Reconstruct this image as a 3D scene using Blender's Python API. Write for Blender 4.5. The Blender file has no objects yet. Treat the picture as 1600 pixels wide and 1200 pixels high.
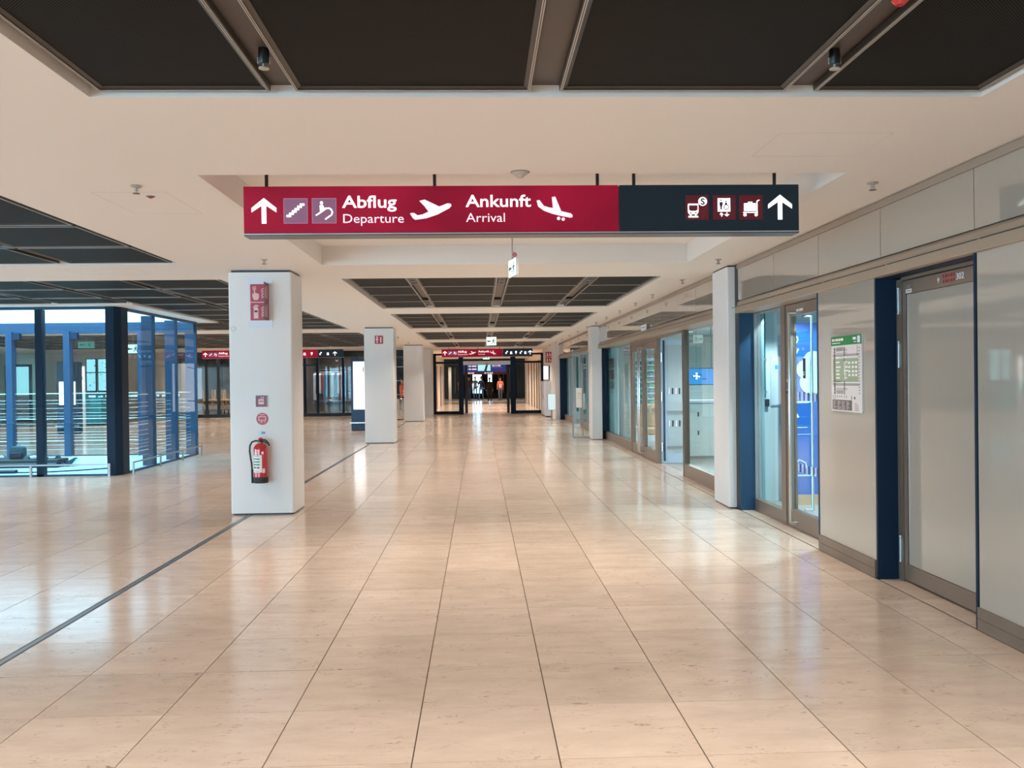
import bpy, bmesh, math, random
from mathutils import Vector, Matrix
random.seed(7)
sc = bpy.context.scene
COL = sc.collection
PI = math.pi
# ------------------------------------------------------------------ camera
F_PX, YAW, PITCH, ROLL, EYE = 1392.4, 0.036215, -0.006158, -0.011885, 1.5537
cam_d = bpy.data.cameras.new('camera'); cam = bpy.data.objects.new('camera', cam_d); COL.objects.link(cam)
fw = Vector((math.sin(YAW)*math.cos(PITCH), math.cos(YAW)*math.cos(PITCH), math.sin(PITCH)))
r0 = Vector((math.cos(YAW), -math.sin(YAW), 0)); u0 = r0.cross(fw)
rt = r0*math.cos(ROLL) + u0*math.sin(ROLL); up = u0*math.cos(ROLL) - r0*math.sin(ROLL)
mw = Matrix((rt, up, -fw)).transposed().to_4x4(); mw.translation = (0, 0, EYE)
cam.matrix_world = mw
cam_d.sensor_fit = 'HORIZONTAL'; cam_d.sensor_width = 36.0; cam_d.lens = F_PX/1600*36.0
cam_d.clip_start = 0.05; cam_d.clip_end = 300
sc.camera = cam
# ------------------------------------------------------------------ world, exposure, lamp levels
wd = bpy.data.worlds.new('overcast_sky'); sc.world = wd; wd.use_nodes = True
bg = wd.node_tree.nodes['Background']; bg.inputs[0].default_value = (0.47, 0.79, 1.0, 1); bg.inputs[1].default_value = 11.5
sc.view_settings.view_transform = 'Standard'; sc.view_settings.look = 'None'
sc.view_settings.exposure = 0.10; sc.view_settings.gamma = 1.0; sc.view_settings.use_curve_mapping = False
SPOT_W, REC_W, SPOT_COL = 57.0, 56.0, (1.0, 0.845, 0.725)
SHOP_COL = (0.86, 0.96, 1.0)
def lamp(name, kind, loc, power, col, parent=None, **kw):
    d = bpy.data.lights.new(name, kind); d.energy = power; d.color = col
    for k, v in kw.items(): setattr(d, k, v)
    o = bpy.data.objects.new(name, d); COL.objects.link(o); o.location = loc
    if parent: o.parent = parent
    return o

# ------------------------------------------------------------------ materials
M = {}
def nt(name):
    m = bpy.data.materials.new(name); m.use_nodes = True
    return m, m.node_tree.nodes, m.node_tree.links
def mat(name, col, rough=0.5, metal=0.0, spec=0.5, emit=0, ecol=None, noise=0, coat=0):
    m, N, L = nt(name); b = N['Principled BSDF']
    b.inputs['Base Color'].default_value = (*col, 1); b.inputs['Roughness'].default_value = rough
    b.inputs['Metallic'].default_value = metal; b.inputs['Specular IOR Level'].default_value = spec
    if coat: b.inputs['Coat Weight'].default_value = coat; b.inputs['Coat Roughness'].default_value = 0.03
    if emit:
        b.inputs['Emission Color'].default_value = (*(ecol or col), 1); b.inputs['Emission Strength'].default_value = emit
    if noise:
        g = N.new('ShaderNodeNewGeometry'); t = N.new('ShaderNodeTexNoise'); t.inputs['Scale'].default_value = 3.0
        t.inputs['Detail'].default_value = 4
        r = N.new('ShaderNodeValToRGB'); c0 = [c*(1-noise) for c in col]; c1 = [min(1, c*(1+noise)) for c in col]
        r.color_ramp.elements[0].color = (*c0, 1); r.color_ramp.elements[1].color = (*c1, 1)
        r.color_ramp.elements[0].position = .3; r.color_ramp.elements[1].position = .7
        L.new(g.outputs['Position'], t.inputs['Vector']); L.new(t.outputs['Fac'], r.inputs['Fac']); L.new(r.outputs['Color'], b.inputs['Base Color'])
    M[name] = m; return m
def glass(name, tint, base=0.05, rough=0.0, milk=0):
    m, N, L = nt(name); N.remove(N['Principled BSDF']); out = N['Material Output']
    tr = N.new('ShaderNodeBsdfTransparent'); tr.inputs[0].default_value = (*tint, 1)
    gl = N.new('ShaderNodeBsdfGlossy'); gl.inputs['Roughness'].default_value = rough
    lw = N.new('ShaderNodeLayerWeight'); lw.inputs[0].default_value = 0.5
    pw = N.new('ShaderNodeMath'); pw.operation = 'POWER'; pw.inputs[1].default_value = 5.0
    ml = N.new('ShaderNodeMath'); ml.operation = 'MULTIPLY_ADD'; ml.inputs[1].default_value = .5*(1-base); ml.inputs[2].default_value = base*.6
    mx = N.new('ShaderNodeMixShader')
    L.new(lw.outputs['Facing'], pw.inputs[0]); L.new(pw.outputs[0], ml.inputs[0]); L.new(ml.outputs[0], mx.inputs[0])
    first = tr
    if milk:
        df = N.new('ShaderNodeBsdfDiffuse'); df.inputs[0].default_value = (.75, .85, .88, 1)
        m2 = N.new('ShaderNodeMixShader'); m2.inputs[0].default_value = milk
        L.new(tr.outputs[0], m2.inputs[1]); L.new(df.outputs[0], m2.inputs[2]); first = m2
    L.new(first.outputs[0], mx.inputs[1]); L.new(gl.outputs[0], mx.inputs[2]); L.new(mx.outputs[0], out.inputs[0])
    M[name] = m; return m

mat('white_paint', (.80, .76, .72), .55, spec=.35)
mat('pillar_paint', (.78, .78, .78), .42, spec=.4)
mat('cool_paint', (.82, .85, .86), .6)
mat('pale_cyan', (.42, .72, .78), .5)
mat('tan_wall', (.66, .55, .44), .5)
mat('coffer_grey', (.085, .068, .058), .5, metal=.2)
mat('frame_dark', (.065, .055, .048), .45, metal=.4)
mat('frame_edge', (.46, .42, .38), .4, metal=.3)
mat('bronze', (.30, .235, .19), .38, metal=.55)
mat('bronze_dark', (.17, .125, .10), .4, metal=.5)
mat('rail_tan', (.42, .33, .25), .42, metal=.35)
mat('trim_taupe', (.36, .29, .235), .45, metal=.3)
mat('back_glass', (.35, .305, .26), .03, spec=.6, coat=.8)
mat('back_glass_low', (.41, .365, .315), .04, spec=.6, coat=.8)
mat('skirting', (.20, .145, .11), .42, noise=.12)
mat('navy', (.009, .026, .055), .45, spec=.14)
mat('hatch_line', (.60, .55, .50), .6)
mat('navy_blue', (.015, .054, .115), .38, spec=.35)
mat('black', (.010, .010, .012), .4)
mat('black_soft', (.02, .021, .024), .6)
mat('grout', (.11, .078, .056), .8)
mat('joint_metal', (.22, .26, .29), .35, metal=.7)
mat('joint_dark', (.035, .04, .045), .5)
mat('steel', (.62, .63, .64), .24, metal=1)
mat('steel_soft', (.36, .38, .40), .42, metal=.9)
mat('sign_red', (.11, .004, .013), .5, spec=.12, emit=.42, ecol=(.36, .008, .036))
mat('sign_black', (.006, .010, .014), .4, spec=.2, emit=.03, ecol=(.2, .4, .55))
mat('sign_rail', (.13, .12, .12), .35, metal=.4)
m = M['sign_red']; N, L = m.node_tree.nodes, m.node_tree.links   # the lamps behind the panel are uneven
tc = N.new('ShaderNodeTexCoord'); no = N.new('ShaderNodeTexNoise'); no.inputs['Scale'].default_value = 1.7; no.inputs['Detail'].default_value = 1
mr = N.new('ShaderNodeMapRange'); mr.inputs['From Min'].default_value = .35; mr.inputs['From Max'].default_value = .65; mr.inputs['To Min'].default_value = .40; mr.inputs['To Max'].default_value = .75
L.new(tc.outputs['Object'], no.inputs['Vector']); L.new(no.outputs['Fac'], mr.inputs['Value']); L.new(mr.outputs[0], N['Principled BSDF'].inputs['Emission Strength'])
mat('sign_white', (.9, .9, .92), .4, emit=1.0, ecol=(1, .98, 1))
mat('sign_soft', (.75, .65, .75), .4, emit=.62, ecol=(1, .86, .95))
mat('sign_mauve', (.16, .07, .12), .4, emit=.22, ecol=(.52, .20, .38))
mat('sign_mauve_edge', (.3, .14, .2), .4, emit=.28, ecol=(.75, .32, .5))
mat('sign_maroon', (.07, .007, .013), .35, emit=.15, ecol=(.30, .02, .045))
mat('sign_ink', (.012, .012, .018), .5)
mat('fire_red', (.40, .012, .035), .35)
mat('fire_purple', (.20, .06, .10), .4)
mat('print_white', (.85, .82, .84), .45)
mat('print_pink', (.85, .55, .55), .45)
mat('plate_white', (.70, .77, .86), .4)
mat('box_white', (.7, .85, .88), .35, emit=.42, ecol=(.72, .96, 1))
mat('ext_red', (.55, .012, .018), .22, spec=.6, coat=.5)
mat('ext_green', (.03, .28, .18), .4)
mat('map_green', (.02, .22, .07), .4)
mat('map_white', (.66, .63, .62), .4)
mat('map_field', (.30, .38, .26), .45)
mat('map_ink', (.14, .12, .12), .5)
mat('map_grey', (.34, .31, .30), .5)
mat('screen_white', (.9, .9, .9), .3, emit=1.25, ecol=(.98, .98, 1))
mat('screen_cyan', (.3, .7, .75), .3, emit=.8, ecol=(.42, .9, .95))
mat('screen_blue', (.01, .02, .12), .3, emit=.35, ecol=(.03, .06, .4))
mat('screen_sky', (.03, .25, .7), .3, emit=.6, ecol=(.1, .48, 1))
mat('exit_green', (.75, .95, .88), .3, emit=.85, ecol=(.80, 1, .95))
mat('exit_ink', (.01, .10, .06), .4)
mat('exit_side', (.30, .34, .34), .4)
mat('exit_dim', (.10, .32, .24), .4, emit=.15, ecol=(.3, .8, .6))
mat('shop_wall', (.62, .72, .71), .6)
mat('shop_teal', (.20, .36, .38), .5)
mat('shop_floor', (.40, .40, .38), .35)
mat('display_blue', (.012, .10, .40), .4, emit=.10, ecol=(.02, .22, .9))
mat('display_cloud', (.42, .68, .72), .5)
mat('wood', (.30, .15, .06), .5, noise=.2)
mat('wood_pale', (.52, .36, .22), .5, noise=.15)
mat('olive', (.20, .20, .12), .6)
mat('counter_teal', (.03, .30, .36), .4)
mat('teal_counter', (.02, .16, .20), .4)
mat('skin', (.52, .32, .24), .5)
mat('hair_dark', (.02, .015, .012), .6)
mat('coat_black', (.012, .012, .014), .7)
mat('coat_navy', (.02, .03, .06), .7)
mat('trouser_grey', (.16, .16, .19), .7)
mat('vest_orange', (.95, .22, .12), .6)
mat('vest_stripe', (.85, .85, .82), .4)
mat('shirt_white', (.7, .72, .75), .7)
mat('cloth_blue', (.06, .22, .42), .7)
mat('cloth_red', (.35, .05, .05), .7)
mat('cloth_pale', (.6, .75, .8), .7)
mat('bag_teal', (.03, .07, .09), .7)
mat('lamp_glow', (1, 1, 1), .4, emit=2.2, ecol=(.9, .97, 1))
mat('film_teal', (.42, .66, .74), .5)
mat('leaf_blue', (.42, .56, .68), .45)
mat('film_white', (.80, .88, .92), .5)
mat('film_and_shade_dark', (.01, .03, .06), .5)
mat('paper', (.72, .70, .68), .6)
glass('glass_blue', (.90, .965, .98), .04)
glass('glass_blue2', (.92, .97, .985), .04)
glass('glass_shop', (.86, .95, .96), .06)
glass('glass_clear', (.95, .965, .96), .05)
glass('glass_fin', (.05, .16, .30), .05, milk=0)
glass('glass_milk', (.60, .70, .74), .05, milk=.45)

# perforated ceiling metal: rows of tiny holes
m, N, L = nt('ceiling_mesh'); b = N['Principled BSDF']; b.inputs['Roughness'].default_value = .55; b.inputs['Specular IOR Level'].default_value = .05
g = N.new('ShaderNodeNewGeometry'); sx = N.new('ShaderNodeSeparateXYZ'); L.new(g.outputs['Position'], sx.inputs[0])
s = []
for ax in ('X', 'Y'):
    mu = N.new('ShaderNodeMath'); mu.operation = 'MULTIPLY'; mu.inputs[1].default_value = 2*PI/.014
    si = N.new('ShaderNodeMath'); si.operation = 'SINE'; L.new(sx.outputs[ax], mu.inputs[0]); L.new(mu.outputs[0], si.inputs[0]); s.append(si)
pr = N.new('ShaderNodeMath'); pr.operation = 'MULTIPLY'; L.new(s[0].outputs[0], pr.inputs[0]); L.new(s[1].outputs[0], pr.inputs[1])
rp = N.new('ShaderNodeValToRGB'); rp.color_ramp.elements[0].color = (.004, .004, .004, 1); rp.color_ramp.elements[1].color = (.052, .046, .041, 1)
rp.color_ramp.elements[0].position = .15; rp.color_ramp.elements[1].position = .7
L.new(pr.outputs[0], rp.inputs['Fac']); L.new(rp.outputs['Color'], b.inputs['Base Color']); M['ceiling_mesh'] = m

# polished limestone: bedded streaks, shell flecks, a tone of its own for each tile
m, N, L = nt('limestone'); b = N['Principled BSDF']
g = N.new('ShaderNodeNewGeometry')
def vmath(op, a, vec):
    n = N.new('ShaderNodeVectorMath'); n.operation = op; L.new(a, n.inputs[0]); n.inputs[1].default_value = vec; return n.outputs[0]
cell = N.new('ShaderNodeVectorMath'); cell.operation = 'FLOOR'
L.new(vmath('MULTIPLY', vmath('ADD', g.outputs['Position'], (.293, -4.8142, 0)), (1/.6, 1/.6, 0)), cell.inputs[0])
wn = N.new('ShaderNodeTexWhiteNoise'); L.new(cell.outputs[0], wn.inputs['Vector'])
off = N.new('ShaderNodeVectorMath'); off.operation = 'MULTIPLY_ADD'; L.new(wn.outputs['Color'], off.inputs[0]); off.inputs[1].default_value = (9, 9, 0)
L.new(g.outputs['Position'], off.inputs[2])
st = N.new('ShaderNodeTexNoise'); st.inputs['Scale'].default_value = 1; st.inputs['Detail'].default_value = 7; st.inputs['Roughness'].default_value = .62
L.new(vmath('MULTIPLY', off.outputs[0], (3.2, 7.5, 1)), st.inputs['Vector'])
r1 = N.new('ShaderNodeValToRGB'); L.new(st.outputs['Fac'], r1.inputs['Fac'])
e = r1.color_ramp.elements; e[0].position = .30; e[0].color = (.575, .47, .385, 1); e[1].position = .70; e[1].color = (.69, .58, .485, 1)
tn = N.new('ShaderNodeMapRange'); L.new(wn.outputs['Value'], tn.inputs['Value']); tn.inputs['To Min'].default_value = .90; tn.inputs['To Max'].default_value = 1.05
tone = N.new('ShaderNodeMix'); tone.data_type = 'RGBA'; tone.blend_type = 'MULTIPLY'; tone.inputs[0].default_value = 1
L.new(r1.outputs['Color'], tone.inputs[6]); L.new(tn.outputs[0], tone.inputs[7])
fl = N.new('ShaderNodeTexNoise'); fl.inputs['Scale'].default_value = 1; fl.inputs['Detail'].default_value = 5; fl.inputs['Distortion'].default_value = 1.4
L.new(vmath('MULTIPLY', off.outputs[0], (16, 46, 1)), fl.inputs['Vector'])
r2 = N.new('ShaderNodeValToRGB'); L.new(fl.outputs['Fac'], r2.inputs['Fac']); e = r2.color_ramp.elements
e[0].position = .60; e[0].color = (0, 0, 0, 1); e[1].position = .70; e[1].color = (.75, .75, .75, 1)
big = N.new('ShaderNodeTexNoise'); big.inputs['Scale'].default_value = 4.5; big.inputs['Detail'].default_value = 2; L.new(off.outputs[0], big.inputs['Vector'])
r3 = N.new('ShaderNodeValToRGB'); L.new(big.outputs['Fac'], r3.inputs['Fac']); r3.color_ramp.elements[0].position = .46; r3.color_ramp.elements[1].position = .60
mk = N.new('ShaderNodeMath'); mk.operation = 'MULTIPLY'; L.new(r2.outputs['Color'], mk.inputs[0]); L.new(r3.outputs['Color'], mk.inputs[1])
fx = N.new('ShaderNodeMix'); fx.data_type = 'RGBA'; L.new(mk.outputs[0], fx.inputs[0]); L.new(tone.outputs[2], fx.inputs[6]); fx.inputs[7].default_value = (.20, .135, .09, 1)
L.new(fx.outputs[2], b.inputs['Base Color'])
b.inputs['Roughness'].default_value = .15; b.inputs['Specular IOR Level'].default_value = .5
M['limestone'] = m

# ------------------------------------------------------------------ mesh helpers
class MB:
    """collects faces and links them as ONE mesh object; tf places local geometry"""
    def __init__(s, tf=None): s.v = []; s.f = []; s.mi = []; s.tf = tf or Matrix(); s.cur = 0
    def add(s, vs, fs):
        o = len(s.v); s.v += [tuple(s.tf @ Vector(p)) for p in vs]
        for f in fs: s.f.append([i+o for i in f]); s.mi.append(s.cur)
        return s
    def box(s, x0, x1, y0, y1, z0, z1):
        v = [(x0,y0,z0),(x1,y0,z0),(x1,y1,z0),(x0,y1,z0),(x0,y0,z1),(x1,y0,z1),(x1,y1,z1),(x0,y1,z1)]
        return s.add(v, [(3,2,1,0),(4,5,6,7),(0,1,5,4),(1,2,6,5),(2,3,7,6),(3,0,4,7)])
    def cbox(s, x0, x1, y0, y1, z0, z1, c=.004):
        "box with chamfered top and bottom rims"
        def ring(i, z): return [(x0+i,y0+i,z),(x1-i,y0+i,z),(x1-i,y1-i,z),(x0+i,y1-i,z)]
        return s.rings([ring(c,z0), ring(0,z0+c), ring(0,z1-c), ring(c,z1)])
    def rings(s, R, close=True, caps=True):
        n = len(R[0]); v = [p for r in R for p in r]; f = []
        for k in range(len(R)-1):
            for i in range(n if close else n-1):
                j = (i+1) % n; f.append((k*n+i, k*n+j, (k+1)*n+j, (k+1)*n+i))
        if caps: f.append(tuple(range(n))[::-1]); f.append(tuple((len(R)-1)*n+i for i in range(n)))
        return s.add(v, f)
    def poly(s, pts, w0, w1):
        "outline in the local xy plane pulled from w0 to w1"
        a = sum(pts[i][0]*pts[(i+1)%len(pts)][1]-pts[(i+1)%len(pts)][0]*pts[i][1] for i in range(len(pts)))
        if a < 0: pts = pts[::-1]
        return s.rings([[(x,y,w0) for x,y in pts], [(x,y,w1) for x,y in pts]])
    def rect(s, x0, x1, y0, y1, w0, w1): return s.box(x0, x1, y0, y1, w0, w1)
    def disc(s, cx, cy, r, w0, w1, n=20, ry=None):
        ry = ry or r
        return s.poly([(cx+r*math.cos(2*PI*i/n), cy+ry*math.sin(2*PI*i/n)) for i in range(n)], w0, w1)
    def annulus(s, cx, cy, r, ri, w0, w1, n=24, a0=0, a1=2*PI):
        full = abs(a1-a0-2*PI) < 1e-6
        k = n if full else n+1
        A = [a0+(a1-a0)*i/n for i in range(k)]
        R = []
        for rr, w in ((ri,w0),(r,w0),(r,w1),(ri,w1),(ri,w0)): R.append([(cx+rr*math.cos(t), cy+rr*math.sin(t), w) for t in A])
        return s.rings(R, close=full, caps=False)
    def stroke(s, pts, t, w0, w1):
        "thick line with joints"
        for (x0,y0),(x1,y1) in zip(pts[:-1], pts[1:]):
            d = math.hypot(x1-x0, y1-y0) or 1e-6; nx, ny = -(y1-y0)/d*t/2, (x1-x0)/d*t/2
            s.poly([(x0+nx,y0+ny),(x0-nx,y0-ny),(x1-nx,y1-ny),(x1+nx,y1+ny)], w0, w1)
        for x, y in pts[1:-1]: s.disc(x, y, t/2, w0, w1, 8)
        return s
    def tube(s, pts, r, n=8, rr=None):
        P = [Vector(p) for p in pts]; R = []
        d = (P[1]-P[0]).normalized(); a = d.cross(Vector((0,0,1)))
        if a.length < 1e-3: a = d.cross(Vector((1,0,0)))
        a.normalize()
        for i, p in enumerate(P):
            t = (P[min(i+1,len(P)-1)]-P[max(i-1,0)]).normalized()
            a = (a - t*a.dot(t)).normalized(); b2 = t.cross(a); q = rr[i] if rr else r
            R.append([tuple(p+a*q*math.cos(2*PI*k/n)+b2*q*math.sin(2*PI*k/n)) for k in range(n)])
        return s.rings(R)
    def lathe(s, prof, cx=0, cy=0, n=20):
        return s.rings([[(cx+r*math.cos(2*PI*k/n), cy+r*math.sin(2*PI*k/n), z) for k in range(n)] for r, z in prof])
    def rprism(s, x0, x1, y0, y1, z0, z1, r=.03, n=4):
        def ring(z):
            o = []
            for cx, cy, a in ((x1-r,y1-r,0),(x0+r,y1-r,PI/2),(x0+r,y0+r,PI),(x1-r,y0+r,1.5*PI)):
                for i in range(n+1): o.append((cx+r*math.cos(a+PI/2*i/n), cy+r*math.sin(a+PI/2*i/n), z))
            return o
        return s.rings([ring(z0), ring(z1)])
    def ball(s, c, rx, ry, rz, n=12, m_=8):
        R = []
        for i in range(m_+1):
            t = -PI/2+PI*i/m_; q = max(math.cos(t), .02)
            R.append([(c[0]+rx*q*math.cos(2*PI*k/n), c[1]+ry*q*math.sin(2*PI*k/n), c[2]+rz*math.sin(t)) for k in range(n)])
        return s.rings(R)
    def mesh(s, name, ms, smooth=False):
        me = bpy.data.meshes.new(name); me.from_pydata(s.v, [], s.f)
        ms = ms if isinstance(ms, (list, tuple)) else [ms]
        for q in ms: me.materials.append(M[q] if isinstance(q, str) else q)
        if any(s.mi): me.polygons.foreach_set('material_index', s.mi)
        if smooth:
            me.polygons.foreach_set('use_smooth', [True]*len(me.polygons))
            try: me.set_sharp_from_angle(angle=math.radians(40))
            except Exception: pass
        me.update(); return me
    def build(s, name, ms, parent=None, smooth=False, **props):
        return link(name, s.mesh(name, ms, smooth), parent, **props)
def link(name, me, parent=None, loc=None, **props):
    o = bpy.data.objects.new(name, me); COL.objects.link(o)
    if parent: o.parent = parent
    if loc is not None: o.location = loc
    for k, v in props.items(): o[k] = v
    return o
def empty(name, loc=(0,0,0), **props):
    o = bpy.data.objects.new(name, None); COL.objects.link(o); o.location = loc; o.empty_display_size = .1
    for k, v in props.items(): o[k] = v
    return o
def thing(name, label, cat, loc=(0,0,0), group=None):
    o = empty(name, loc, label=label, category=cat)
    if group: o['group'] = group
    return o
def struct(name, **p): return empty(name, kind='structure', **p)
def tree_copy(o, parent=None, loc=None, label=None):
    c = o.copy(); COL.objects.link(c)
    if parent: c.parent = parent
    if loc is not None: c.location = loc
    if label: c['label'] = label
    for ch in list(o.children): tree_copy(ch, c)
    return c
def face_y(x, y, z):   # local (u right, v up, w towards -Y: towards the hall entrance)
    return Matrix.Translation((x, y, z)) @ Matrix(((1,0,0,0),(0,0,-1,0),(0,1,0,0),(0,0,0,1)))
def face_x(x, y, z):   # on the right-hand wall, u runs towards -Y, w towards -X
    return Matrix.Translation((x, y, z)) @ Matrix(((0,0,-1,0),(-1,0,0,0),(0,1,0,0),(0,0,0,1)))
def text(s, name, ms, tf, x0, x1, base, cap, parent, depth=.003, bold=0.0):
    "letters fitted between x0 and x1, standing on base, capitals cap high"
    cu = bpy.data.curves.new(name, 'FONT'); cu.body = s; cu.size = 1; cu.offset = bold; cu.extrude = .5; cu.resolution_u = 3
    t = bpy.data.objects.new(name, cu); COL.objects.link(t); bpy.context.view_layer.update()
    dg = bpy.context.evaluated_depsgraph_get(); me = bpy.data.meshes.new_from_object(t.evaluated_get(dg))
    bpy.data.objects.remove(t)
    xs = [v.co.x for v in me.vertices]; a, b_ = min(xs), max(xs); k = (x1-x0)/(b_-a); kz = cap/.70
    for v in me.vertices:
        v.co = tf @ Vector((x0+(v.co.x-a)*k, base+v.co.y*kz, (v.co.z+.5)*depth))
    me.materials.clear(); me.materials.append(M[ms]); me.name = name
    return link(name, me, parent)

# ================================================================== THE SETTING
ZC = 2.85
XL, XR, Y0, YD = -26.0, 3.0, -6.0, 39.6
# ---- floor: limestone tiles 0.6 m, the 300 that show largest as parts, the rest joined
floor = MB().box(XL, 16, Y0, 80, -.06, -.006).build('floor', 'grout', kind='structure')
def cam_px(x, y, z):
    d = Vector((x, y, z-EYE)); w = d.dot(fw)
    if w < .3: return None
    return 800+F_PX*d.dot(rt)/w, 600-F_PX*d.dot(up)/w
TX, TY, TS = -.293, 4.8142, .6
cells = []
for i in range(-42, 6):
    for j in range(-17, 96):
        x0, y0 = TX+TS*i, TY+TS*j
        if y0 > 62.5: continue
        if y0 > YD and x0 < -2.9: continue
        if x0 < -13 and y0 < 13: continue
        cells.append((i, j, x0, y0))
def gaps(i, j, x0, y0):
    gx, gy = .0028, .0022
    a = x0+(.030 if i == -4 else gx); b_ = x0+TS-(.030 if i == -5 else gx)
    if b_ > XR-.01: b_ = XR-.010
    c = y0+(.0062 if j % 10 == 0 else gy); d = y0+TS-(.0062 if j % 10 == 9 else gy)
    return a, b_, c, d
def area(c):
    q = [cam_px(c[2]+a*TS, c[3]+b_*TS, 0) for a, b_ in ((0,0),(1,0),(1,1),(0,1))]
    if any(p is None for p in q): return 0
    cx = sum(p[0] for p in q)/4; cy = sum(p[1] for p in q)/4
    if max(p[0] for p in q) < 0 or min(p[0] for p in q) > 1600 or min(p[1] for p in q) > 1200: return 0
    q = [(min(max(p[0],0),1600), min(max(p[1],0),1200)) for p in q]
    return abs(sum(q[k][0]*q[(k+1)%4][1]-q[(k+1)%4][0]*q[k][1] for k in range(4)))/2
ranked = sorted(cells, key=area, reverse=True)
near, rest = ranked[:300], ranked[300:]
cache = {}
for t in near:
    a, b_, c, d = gaps(*t); key = (round(b_-a, 4), round(d-c, 4))
    if key not in cache:
        w, h = b_-a, d-c
        def ring(q, z): return [(q,q,z),(w-q,q,z),(w-q,h-q,z),(q,h-q,z)]
        cache[key] = MB().rings([ring(0,-.012), ring(0,0)]).mesh('tile', 'limestone')
    link('tile', cache[key], floor, (a, c, 0))
fm = MB()
for t in rest:
    a, b_, c, d = gaps(*t)
    fm.add([(a,c,0),(b_,c,0),(b_,d,0),(a,d,0),(a,c,-.008),(b_,c,-.008),(b_,d,-.008),(a,d,-.008)], [(0,1,2,3),(0,4,5,1),(1,5,6,2),(2,6,7,3),(3,7,4,0)])
fm.build('tile_field', 'limestone', floor, kind='stuff')
jx = TX-2.4
MB().box(jx-.030, jx-.016, 0, YD, -.006, .0005).box(jx+.016, jx+.030, 0, YD, -.006, .0005).build('joint_gap', 'joint_dark', floor)
MB().box(jx-.016, jx+.016, 0, YD, -.006, .001).build('joint_profile', 'joint_metal', floor)
# narrow border slabs along the shop fronts (recess floors)
for a, b_ in ((5.30, 6.64), (7.82, 10.2), (11.05, 13.0), (13.0, 15.6), (15.6, 18.2), (18.2, 20.6), (20.6, 22.55), (22.95, 25.5), (25.5, 28), (28, 30.6), (30.6, 33.3)):
    MB().cbox(XR+.012, 3.30, a+.002, b_-.002, -.012, .0, .0015).build('border_slab', 'limestone', floor)

# ---- ceiling: white soffit with sunken fields of dark perforated panels
RX0, RX1, LX1 = -1.75, 2.37, -3.27
R_FIELDS = [(-.70, 4.11, 4), (11.43, 16.31, 4), (17.64, 22.75, 4), (24.54, 29.32, 4), (31.3, 36.33, 4)]
L_FIELDS = [(-.80, 9.97, 9, 6), (11.43, 22.75, 9, 9), (24.35, 34.9, 9, 11)]
WELL = (-14.0, -6.1, 15.2, 19.4)
REC = (5.65, 10.05)
cl = MB(); ZT = 3.2
cl.box(LX1, RX0, Y0, YD, ZC, ZT); cl.box(RX1, 3.36, Y0, YD, ZC, ZT)
ys = [Y0] + [v for f in sorted([(a, b_) for a, b_, _ in R_FIELDS]+[REC]) for v in f] + [YD]
for k in range(0, len(ys), 2): cl.box(RX0, RX1, ys[k], ys[k+1], ZC, ZT)
yb = Y0
for a, b_, n, m_ in L_FIELDS:
    cl.box(XL, LX1, yb, a, ZC, ZT); yb = b_
    xe = -3.31-1.215*m_
    cl.box(XL, xe, a, b_, ZC, ZT)
cl.box(XL, LX1, yb, YD, ZC, ZT)
wx0, wx1, wy0, wy1 = WELL
cl.box(wx1, wx1+.40, wy0-.30, wy1+.30, ZC-.004, ZT); cl.box(wx0-.35, wx0, wy0-.3, wy1+.3, ZC-.004, ZT)
cl.box(wx0, wx1, wy0-.3, wy0, ZC-.004, ZT); cl.box(wx0, wx1, wy1, wy1+.3, ZC-.004, ZT)
ceiling = cl.build('ceiling', 'white_paint', kind='structure')
MB().box(RX0, RX1, REC[0], REC[1], 3.06, 3.10).build('recess_lid', 'white_paint', ceiling)
rf = MB()
for a, b_, n in R_FIELDS: rf.box(RX0, RX1, a, b_, 2.905, 2.95)
for a, b_, n, m_ in L_FIELDS:
    xe = -3.31-1.215*m_
    if a < wy0 < b_:
        rf.box(xe, LX1, a, wy0-.3, 2.905, 2.95); rf.box(xe, LX1, wy1+.3, b_, 2.905, 2.95); rf.box(wx1+.4, LX1, wy0-.3, wy1+.3, 2.905, 2.95)
    else: rf.box(xe, LX1, a, b_, 2.905, 2.95)
rf.build('coffer_back', 'coffer_grey', ceiling)
pc = {}
def panel(x0, x1, y0, y1):
    key = (round(x1-x0, 3), round(y1-y0, 3))
    if key not in pc:
        w, h = key; f = MB(); t = .034
        for o, i, za, zb in ((0, t, 2.868, 2.900),):
            # sloped inner lip, thin outer bead
            R = []
            for q, z in ((0, zb), (0, za+.004), (.006, za), (.011, za), (.012, za+.004), (t, za+.012), (t, zb)):
                R.append([(q,q,z),(w-q,q,z),(w-q,h-q,z),(q,h-q,z)])
            f.rings(R, caps=False)
        bead = MB()
        for q0, q1 in ((.003, .007), (.011, .015)):
            z = 2.8665
            bead.box(q0, w-q0, q0, q1, z, z+.003).box(q0, w-q0, h-q1, h-q0, z, z+.003).box(q0, q1, q1, h-q1, z, z+.003).box(w-q1, w-q0, q1, h-q1, z, z+.003)
        pc[key] = (f.mesh('ceiling_panel', 'frame_dark'), MB().box(t-.002, w-t+.002, t-.002, h-t+.002, 2.882, 2.896).mesh('perforated_sheet', 'ceiling_mesh'), bead.mesh('edge_bead', 'frame_edge'))
    p = link('ceiling_panel', pc[key][0], ceiling, (x0, y0, 0))
    link('perforated_sheet', pc[key][1], p); link('edge_bead', pc[key][2], p)
RC = [(-1.70, -.93), (-.82, .25), (.38, 1.43), (1.56, 2.35)]
for a, b_, n in R_FIELDS:
    st_ = (b_-a-.03)/n
    for r in range(n):
        for x0, x1 in RC: panel(x0, x1, a+.015+st_*r+.012, a+.015+st_*(r+1)-.012)
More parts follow.
